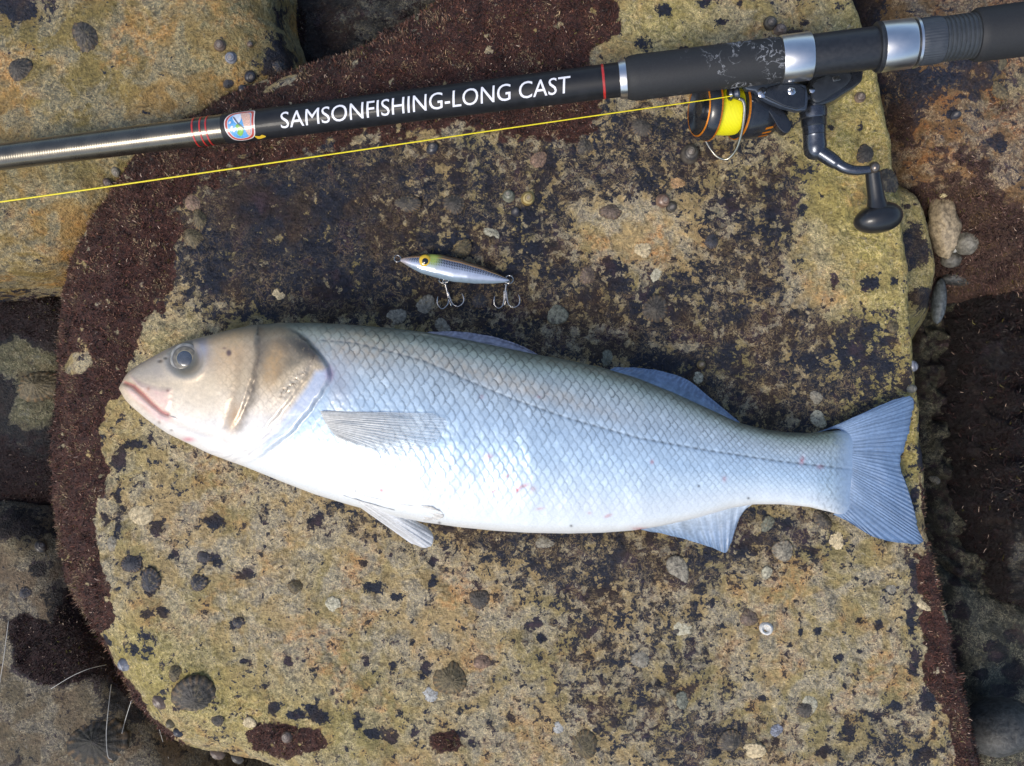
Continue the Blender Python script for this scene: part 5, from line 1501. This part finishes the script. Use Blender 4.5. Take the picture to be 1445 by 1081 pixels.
def shell_mesh(kind, rx, ry, h, col, col2, seed):
    rs = np.random.default_rng(seed)
    n, rings = 60, 16
    q = np.linspace(0, 1, rings)[:, None]; a = np.linspace(0, 2 * np.pi, n, endpoint=False)[None]
    c1, c2 = np.array(col), np.array(col2)
    if kind == 'snail':
        rings = 22; n = 48
        q = np.linspace(0.02, 1, rings)[:, None]; a = np.linspace(0, 2 * np.pi, n, endpoint=False)[None]
        phs = (a / (2 * np.pi) + np.log(q) / math.log(0.52)) % 1
        gro = np.exp(-((phs - 0.5) / 0.16) ** 2 * 1.0)
        rr = q * (1 + 0.10 * np.cos(a - 0.6))
        prof = (1 - q ** 2.6) ** 0.7
        z = h * prof * (1 - 0.16 * (1 - gro) * (1 - q * 0.4)) + 0 * a
        x = rx * rr * np.cos(a); y = ry * rr * np.sin(a)
        m = (0.5 + 0.5 * np.sin(phs * 2 * np.pi + 1.0))[..., None] * 0.8
        col = c1 * (1 - m) + c2 * m
        tipm = np.exp(-(q / 0.28) ** 2)[..., None] * np.ones_like(col[..., :1]); col = col * (1 - 0.7 * tipm) + np.array(lin(170, 160, 150)) * 0.7 * tipm
        col = col * (1 + 0.35 * fbm(x / rx * 3 + seed, y / ry * 3, 3, 9))[..., None]
    else:
        nr = rs.integers(13, 20)
        apx, apy = rs.uniform(-0.18, 0.18, 2)
        rib = np.cos(a * nr + 0.9 * np.sin(a * 3 + seed)) * 0.5 + 0.3 * np.cos(a * (nr * 2 + 3) + seed)
        lob = 1 + 0.07 * np.cos(a * 2 + seed) + 0.06 * np.cos(a * 3 + seed * 2) + 0.05 * rib * q
        x = rx * (q * lob * np.cos(a) + apx * (1 - q)); y = ry * (q * lob * np.sin(a) + apy * (1 - q))
        flat = 0.75 if kind == 'limpet' else 0.5
        z = h * (1 - q ** (1.25 if kind == 'limpet' else 2.2)) + h * 0.07 * rib * np.sin(np.pi * q) + 0 * a
        z = z + h * 0.06 * fbm(np.cos(a) * q * 4 + seed, np.sin(a) * q * 4, 3, 12) + h * 0.05 * np.sin(q * 22 + seed) * q
        m = np.clip(0.5 + 0.55 * rib * (0.4 + 0.6 * q) + 0.7 * fbm(np.cos(a) * q * 3 + seed * 1.3, np.sin(a) * q * 3, 3, 14), 0, 1)[..., None]
        col = c1 * (1 - m) + c2 * m
        if kind == 'limpet':
            rimm = (sstep(0.55, 0.95, q * np.ones_like(a)) * np.clip(rib * 1.6, 0, 1))[..., None] * 0.75
            col = col * (1 - rimm) + np.array(lin(128, 98, 60)) * rimm
        crust = (sstep(0.12, 0.3, fbm(np.cos(a) * q * 2.4 + seed * 2.1, np.sin(a) * q * 2.4, 4, 18, 0.7)) * 0.75)[..., None]
        col = col * (1 - crust) + np.array(lin(122, 108, 82) if (seed % 2) else lin(52, 48, 48)) * crust
        col = col * (1 - 0.35 * sstep(0.86, 1.0, q * np.ones_like(a)))[..., None]  # contact shade at the rim, put into the shell colour
    z = z * np.ones_like(a); x = x * np.ones_like(q)
    V = np.stack([x, y, z], -1).reshape(-1, 3)
    low = V[-n:].copy(); low[:, 2] = -0.003
    V = np.concatenate([V, low]); C = np.concatenate([col.reshape(-1, 3), col.reshape(-1, 3)[-n:] * 0.6])
    return big_mesh(kind, V, grid_faces(rings + 1, n, True), cols=np.clip(C, 0.004, 0.85))


K = dict(moss=(lin(30, 28, 24), lin(50, 46, 36)), black=(lin(40, 40, 46), lin(66, 66, 72)), char=(lin(52, 48, 44), lin(88, 82, 74)), olive=(lin(70, 62, 46), lin(112, 100, 72)), pale=(lin(152, 146, 124), lin(188, 180, 154)), cream=(lin(172, 152, 116), lin(204, 186, 148)), orange=(lin(160, 120, 80), lin(190, 156, 112)),
         grey=(lin(108, 102, 90), lin(154, 146, 128)), rust=(lin(98, 76, 64), lin(150, 124, 104)), blue=(lin(84, 86, 96), lin(150, 152, 160)), brown=(lin(78, 64, 56), lin(122, 106, 94)), greeny=(lin(88, 88, 76), lin(130, 130, 112)), white=(lin(150, 148, 142), lin(186, 184, 178)), gold=(lin(120, 100, 56), lin(190, 172, 116)))
GRP = {'limpet': 'limpets on the rocks', 'worn': 'worn flat limpets on the rocks', 'snail': 'sea snails on the rocks'}
# kind, x, y, rx, ry, turn, colour, label
SHELLS = [
    ('limpet', 122, 51, 24, 19, 10, 'char', 'large charcoal limpet near the top left corner of the golden boulder'),
    ('limpet', 29, 98, 17, 17, 0, 'char', 'charcoal limpet nearest the left edge of the golden boulder'),
    ('snail', 310, 65, 8.5, 8.5, 0, 'brown', 'upper of two snails beside each other on the golden boulder'),
    ('snail', 325, 82, 8.5, 8.5, 40, 'blue', 'bluish snail, lower of the pair on the golden boulder'),
    ('snail', 353, 63, 4.5, 4.5, 0, 'brown', 'tiny brown snail right of the snail pair on the golden boulder'),
    ('limpet', 322, 118, 8, 7, 0, 'black', 'small black shell above the red thread wraps of the rod'),
    ('snail', 353, 109, 9, 8, 0, 'black', 'black snail at the lower right edge of the golden boulder'),
    ('snail', 342, 125, 7, 6, 0, 'black', 'small black snail touching the red algae above the sticker'),
    ('limpet', 395, 96, 10, 12, 10, 'black', 'black shell at the right rim of the golden boulder'),
    ('limpet', 397, 58, 7, 9, 0, 'char', 'dark shell high on the right rim of the golden boulder'),
    ('snail', 163, 243, 6, 8, 20, 'grey', 'grey snail where the golden boulder meets the red algae, below the rod'),
    ('snail', 152, 259, 6, 8, 20, 'brown', 'brownish snail just above the yellow line beside the red algae'),
    ('limpet', 273, 287, 14, 12, -30, 'rust', 'rusty ribbed limpet, top of three limpets in a column below the line'),
    ('limpet', 283, 310, 15, 12, -10, 'olive', 'olive limpet, middle of three limpets in a column below the line'),
    ('limpet', 272, 335, 18, 13, 10, 'olive', 'smooth brown limpet, lowest of three limpets in a column below the line'),
    ('worn', 395, 417, 15, 11, -40, 'cream', 'cream oval limpet above the gill cover of the fish'),
    ('limpet', 574, 287, 13, 21, -8, 'char', 'tall dark limpet with a pale top left above the lure'),
    ('limpet', 641, 288, 15, 15, 30, 'char', 'dark bluish limpet above the eye of the lure'),
    ('snail', 718, 276, 9, 9, 0, 'greeny', 'greenish topshell, left of the pair below the yellow line'),
    ('snail', 745, 281, 10.5, 9.5, 60, 'gold', 'golden topshell, right of the pair below the yellow line'),
    ('snail', 727, 299, 7, 7, 0, 'black', 'small black snail under the greenish topshell'),
    ('worn', 695, 328, 13.5, 9, 0, 'pale', 'pale oval limpet above the middle of the lure'),
    ('snail', 611, 209, 10, 9, 0, 'black', 'black snail touching the yellow line left of its middle'),
    ('limpet', 760, 226, 11, 13, 20, 'rust', 'rust-spotted limpet below the yellow line near the middle'),
    ('limpet', 826, 207, 14, 12, 20, 'char', 'charcoal limpet in the algae below the line, right of middle'),
    ('limpet', 905, 180, 13, 15, 0, 'char', 'dark limpet just under the line left of the reel spool'),
    ('snail', 973, 216, 14, 13, 0, 'char', 'dark snail left of the bail wire'),
    ('worn', 958, 258, 14.5, 10, 4, 'orange', 'orange-cream oval limpet left below the bail wire'),
    ('snail', 936, 284, 10, 10, 0, 'rust', 'brown snail below the orange-cream limpet'),
    ('snail', 947, 293, 9, 8, 0, 'char', 'dark snail pressed against the brown snail below the orange-cream limpet'),
    ('limpet', 862, 298, 15, 13, 0, 'brown', 'brownish limpet at the upper edge of the pale crust patch'),
    ('worn', 906, 353, 15.5, 11.5, -12, 'cream', 'cream oval limpet on the pale crust patch, upper of two'),
    ('worn', 926, 387, 13, 10, 15, 'pale', 'pale limpet lower right of the cream one on the pale crust patch'),
    ('limpet', 653, 351, 12, 14, 30, 'olive', 'mossy limpet touching the back of the lure'),
    ('worn', 600, 432, 16, 13, -15, 'grey', 'round grey limpet left of the front treble hook'),
    ('worn', 558, 446, 13.5, 15.5, 0, 'grey', 'grey limpet below the nose of the lure, above the back of the fish'),
    ('worn', 625, 462, 14, 10, -10, 'grey', 'grey limpet half hidden behind the back of the fish'),
    ('worn', 786, 444, 16, 14, 0, 'greeny', 'worn limpet right of the rear treble hook'),
    ('limpet', 677, 424, 11, 13, 10, 'black', 'black limpet between the two treble hooks'),
    ('limpet', 924, 436, 21, 19, 20, 'char', 'broad dark limpet right of the worn one, above the fish'),
    ('limpet', 829, 389, 13, 12, 0, 'brown', 'brown limpet beside the big dark patch above the fish'),
    ('limpet', 1004, 340, 11, 11, 0, 'black', 'black limpet well below the bail wire'),
    ('worn', 857, 506, 12, 10, 10, 'greeny', 'greenish limpet between the two dorsal fins'),
    ('worn', 985, 533, 9, 8, 0, 'pale', 'pale limpet touching the tip of the second dorsal fin'),
    ('snail', 990, 514, 6.5, 6.5, 0, 'olive', 'small olive snail above the second dorsal fin'),
    ('worn', 1155, 591, 14, 11.5, 0, 'pale', 'pale greenish limpet above the root of the tail fin'),
    ('worn', 1152, 561, 9, 10, 0, 'grey', 'faint grey limpet above the pale one by the tail'),
    ('snail', 1086, 33, 10, 10, 0, 'char', 'left of two dark snails above the foam grip'),
    ('snail', 1102, 42, 10, 9, 30, 'brown', 'right of two dark snails above the foam grip'),
    ('snail', 1138, 49, 7, 5, 0, 'brown', 'brown snail touching the first silver ring of the rod'),
    ('snail', 1213, 137, 8, 8, 0, 'brown', 'brown snail at the right rim of the boulder beside the reel body'),
    ('limpet', 1222, 217, 12.5, 17, 0, 'char', 'charcoal limpet above the crank arm end of the reel'),
    ('limpet', 1250, 256, 20, 17, 30, 'char', 'large dark limpet behind the knob stem of the reel'),
    ('limpet', 1260, 462, 8, 9, 0, 'olive', 'small olive limpet on the yellow right rim of the boulder'),
    ('snail', 1289, 517, 8, 7, 0, 'blue', 'pale bluish snail on the right rim above the tail tip'),
    ('snail', 1288, 549, 6, 8, 0, 'grey', 'grey snail touching the upper tip of the tail fin'),
    ('worn', 200, 727, 20, 14, 5, 'cream', 'large cream limpet on the left of the boulder below the fish head'),
    ('limpet', 186, 795, 15, 14, 20, 'black', 'black limpet, left of a pair under the large cream limpet'),
    ('limpet', 212, 820, 15, 18, 0, 'black', 'black limpet, right of a pair under the large cream limpet'),
    ('limpet', 288, 786, 10, 10, 0, 'black', 'round black limpet right of the black pair'),
    ('limpet', 280, 822, 13, 12, 0, 'black', 'shiny black limpet below the round black one'),
    ('limpet', 417, 828, 10, 11, 0, 'olive', 'small striped limpet below the belly, left of middle'),
    ('limpet', 158, 767, 9, 11, -40, 'grey', 'grey slanted shell at the inner edge of the red algae'),
    ('worn', 470, 853, 11, 13, 30, 'pale', 'whitish worn limpet below the striped one'),
    ('limpet', 336, 879, 9, 8, 20, 'black', 'glossy black shell low in the tan area'),
    ('snail', 175, 937, 10, 10, 0, 'blue', 'bluish-white snail at the left rim of the boulder'),
    ('limpet', 276, 982, 31, 30, 20, 'char', 'very large dark limpet near the lower left rim'),
    ('limpet', 247, 950, 10, 11, 0, 'olive', 'small olive limpet touching the very large dark one'),
    ('snail', 225, 989, 13, 10, 0, 'brown', 'brown snail left of the very large dark limpet'),
    ('snail', 240, 1021, 7, 7, 0, 'olive', 'olive snail on the rim below the brown snail'),
    ('snail', 251, 1033, 8, 7, 0, 'black', 'black snail on the rim below the very large dark limpet'),
    ('limpet', 307, 1017, 9, 9, 0, 'char', 'charcoal shell right below the very large dark limpet'),
    ('worn', 352, 1020, 9, 9, 0, 'cream', 'yellowish limpet left of the dark algae patch'),
    ('snail', 405, 1039, 9, 8, 0, 'brown', 'brown snail sitting in the dark algae patch near the bottom'),
    ('snail', 305, 1064, 11, 7, 0, 'brown', 'brown snail under the bottom rim, left of two'),
    ('snail', 333, 1070, 10, 6, 0, 'char', 'dark snail under the bottom rim, right of two'),
    ('limpet', 635, 957, 22, 25, 10, 'olive', 'large ribbed olive limpet near the bottom middle'),
    ('limpet', 680, 934, 12, 13, 0, 'rust', 'pinkish striped limpet touching the large olive one'),
    ('worn', 606, 978, 13, 11, 20, 'white', 'whitish shell fragment left below the large olive limpet'),
    ('limpet', 825, 1050, 22, 17, 0, 'olive', 'mossy limpet at the bottom edge, middle'),
    ('worn', 788, 1027, 8, 8, 20, 'white', 'small white shell chip above the mossy limpet at the bottom'),
    ('limpet', 676, 845, 15, 14, 0, 'char', 'dark rough limpet below the middle of the belly'),
    ('worn', 768, 765, 14, 9, 0, 'grey', 'grey oval limpet right under the belly of the fish'),
    ('worn', 957, 804, 15, 21, -15, 'grey', 'tall oval grey limpet below the anal fin'),
    ('worn', 960, 887, 16, 14, 0, 'pale', 'pale ring-edged limpet below the tall oval one'),
    ('limpet', 956, 889, 9, 8, 0, 'char', 'dark limpet sitting on the pale ring-edged one'),
    ('worn', 904, 930, 13, 13, 0, 'grey', 'grey limpet left below the pale ring-edged one'),
    ('worn', 963, 988, 13, 10, 5, 'greeny', 'greenish limpet near the bottom, below the pale ring-edged one'),
    ('worn', 1141, 994, 12, 14, 20, 'pale', 'pale limpet with a dark side near the bottom right'),
    ('limpet', 1136, 1001, 13, 12, 0, 'char', 'dark limpet overlapping a pale one near the bottom right'),
    ('worn', 1065, 1060, 16, 13, 25, 'cream', 'cream limpet at the bottom edge right of middle'),
    ('worn', 1098, 1030, 10, 13, -30, 'blue', 'lilac-white shell chip near the bottom, right of middle'),
    ('limpet', 1030, 1046, 18, 15, 0, 'char', 'dark limpet left of the cream one at the bottom edge'),
    ('worn', 1179, 764, 12, 15, -15, 'cream', 'cream limpet under the tail fin'),
    ('worn', 1083, 739, 9, 12, 0, 'greeny', 'greenish limpet right of the anal fin'),
    ('limpet', 1105, 777, 15, 16, 20, 'grey', 'grey rough limpet between the anal fin and the tail fin'),
    ('limpet', 1160, 733, 18, 10, 15, 'char', 'dark limpet tucked under the lower root of the tail fin'),
    ('worn', 1082, 808, 7, 10, 0, 'pale', 'small pale limpet below the anal fin tip'),
    ('worn', 1258, 832, 9, 9, 0, 'grey', 'round grey limpet near the right rim below the tail'),
    ('worn', 1301, 853, 5, 15, 0, 'cream', 'slim cream shell upright on the right rim'),
    ('limpet', 1057, 872, 13, 12, 0, 'brown', 'brown limpet beside the small white ring'),
    ('snail', 58, 772, 10, 8, 0, 'char', 'dark snail on the shaded boulder at the left edge'),
    ('limpet', 36, 836, 9, 9, 0, 'black', 'round black limpet on the shaded lower left boulder'),
    ('limpet', 140, 1046, 40, 34, -15, 'moss', 'huge black limpet on the shaded boulder in the lower left corner'),
    ('limpet', 58, 545, 22, 30, 15, 'olive', 'dark limpet on the pale patch at the left edge'),
    ('limpet', 1410, 128, 15, 9, -5, 'olive', 'brown limpet on the boulder under the butt of the rod'),
    ('snail', 1348, 162, 6, 8, 0, 'black', 'black snail on the boulder at the right below the ribbed sleeve'),
    ('worn', 1415, 90, 10, 8, 0, 'olive', 'greyish limpet just below the rear foam grip'),
    ('worn', 1318, 676, 5, 8, 0, 'grey', 'small pale shell in the gap right of the tail fin'),
]
for i, (kind, x, y, rx, ry, rot, colk, lab) in enumerate(SHELLS):
    p, nrm = shell_place(x, y)
    k = S * (H - p.z) / H
    r = min(rx, ry) * k
    hgt = dict(limpet=0.55, worn=0.22, snail=0.9)[kind] * r
    c1, c2 = K[colk]
    me = shell_mesh(kind, rx * k, ry * k, hgt, c1, c2, 11 + i * 3)
    nm = {'limpet': 'limpet', 'worn': 'limpet', 'snail': 'sea_snail'}[kind]
    o = link(nm, me, M_SNAIL if kind == 'snail' else M_LIMPET, label=lab, cat='limpet' if nm == 'limpet' else 'snail', group=GRP[kind])
    o.location = p
    q = nrm.to_track_quat('Z', 'Y')
    o.rotation_euler = (q @ Matrix.Rotation(math.radians(-rot), 3, 'Z').to_quaternion()).to_euler()

# a small white ring-shaped barnacle
p, nrm = shell_place(1081, 887)
k = S
me = lathe_mesh('barnacle', p - nrm * 0.001, p + nrm * 0.004, [(0, 10 * k), (.0015, 9.5 * k), (.0032, 7.4 * k), (.0036, 6.4 * k), (.003, 5.2 * k), (.0014, 4.4 * k), (.0012, 0.0002)], 26)
link('barnacle', me, simple('barnacle_white', lin(206, 204, 198), 0.6, bump=0.4, var=0.2, nscale=1200), label='small white ring-shaped barnacle at the lower right of the boulder', cat='barnacle')

# ------------------------------------------------------------------ thin white threads caught in the lower left gap
M_THR = simple('dry_thread', lin(176, 172, 164), 0.5, var=0.2)
THREADS = [([(12, 876), (9, 900), (5, 930), (1, 955), (-4, 985)], 'white thread hanging at the left edge of the shaded boulder'),
           ([(72, 972), (100, 955), (125, 944), (150, 938)], 'slanting white thread reaching the rim from the shaded boulder'),
           ([(157, 966), (153, 1000), (150, 1035), (152, 1066), (158, 1072)], 'long curved white thread above the huge black limpet'),
           ([(185, 990), (178, 1012), (172, 1035)], 'short faint thread right of the long curved one'),
           ([(225, 1030), (231, 1050), (238, 1070)], 'short white thread hanging below the rim at the bottom left')]
for pts, lab in THREADS:
    w = [P(x, y, max(ground(x, y), -0.13) + 0.008 + (0.04 if 'huge' in lab or 'faint' in lab else 0)) for x, y in pts]
    w = smoothcurve([tuple(q) for q in w], 30)
    link('thread', tube_mesh('thread', w, 0.00027, 6), M_THR, label=lab, cat='thread', group='loose white threads')
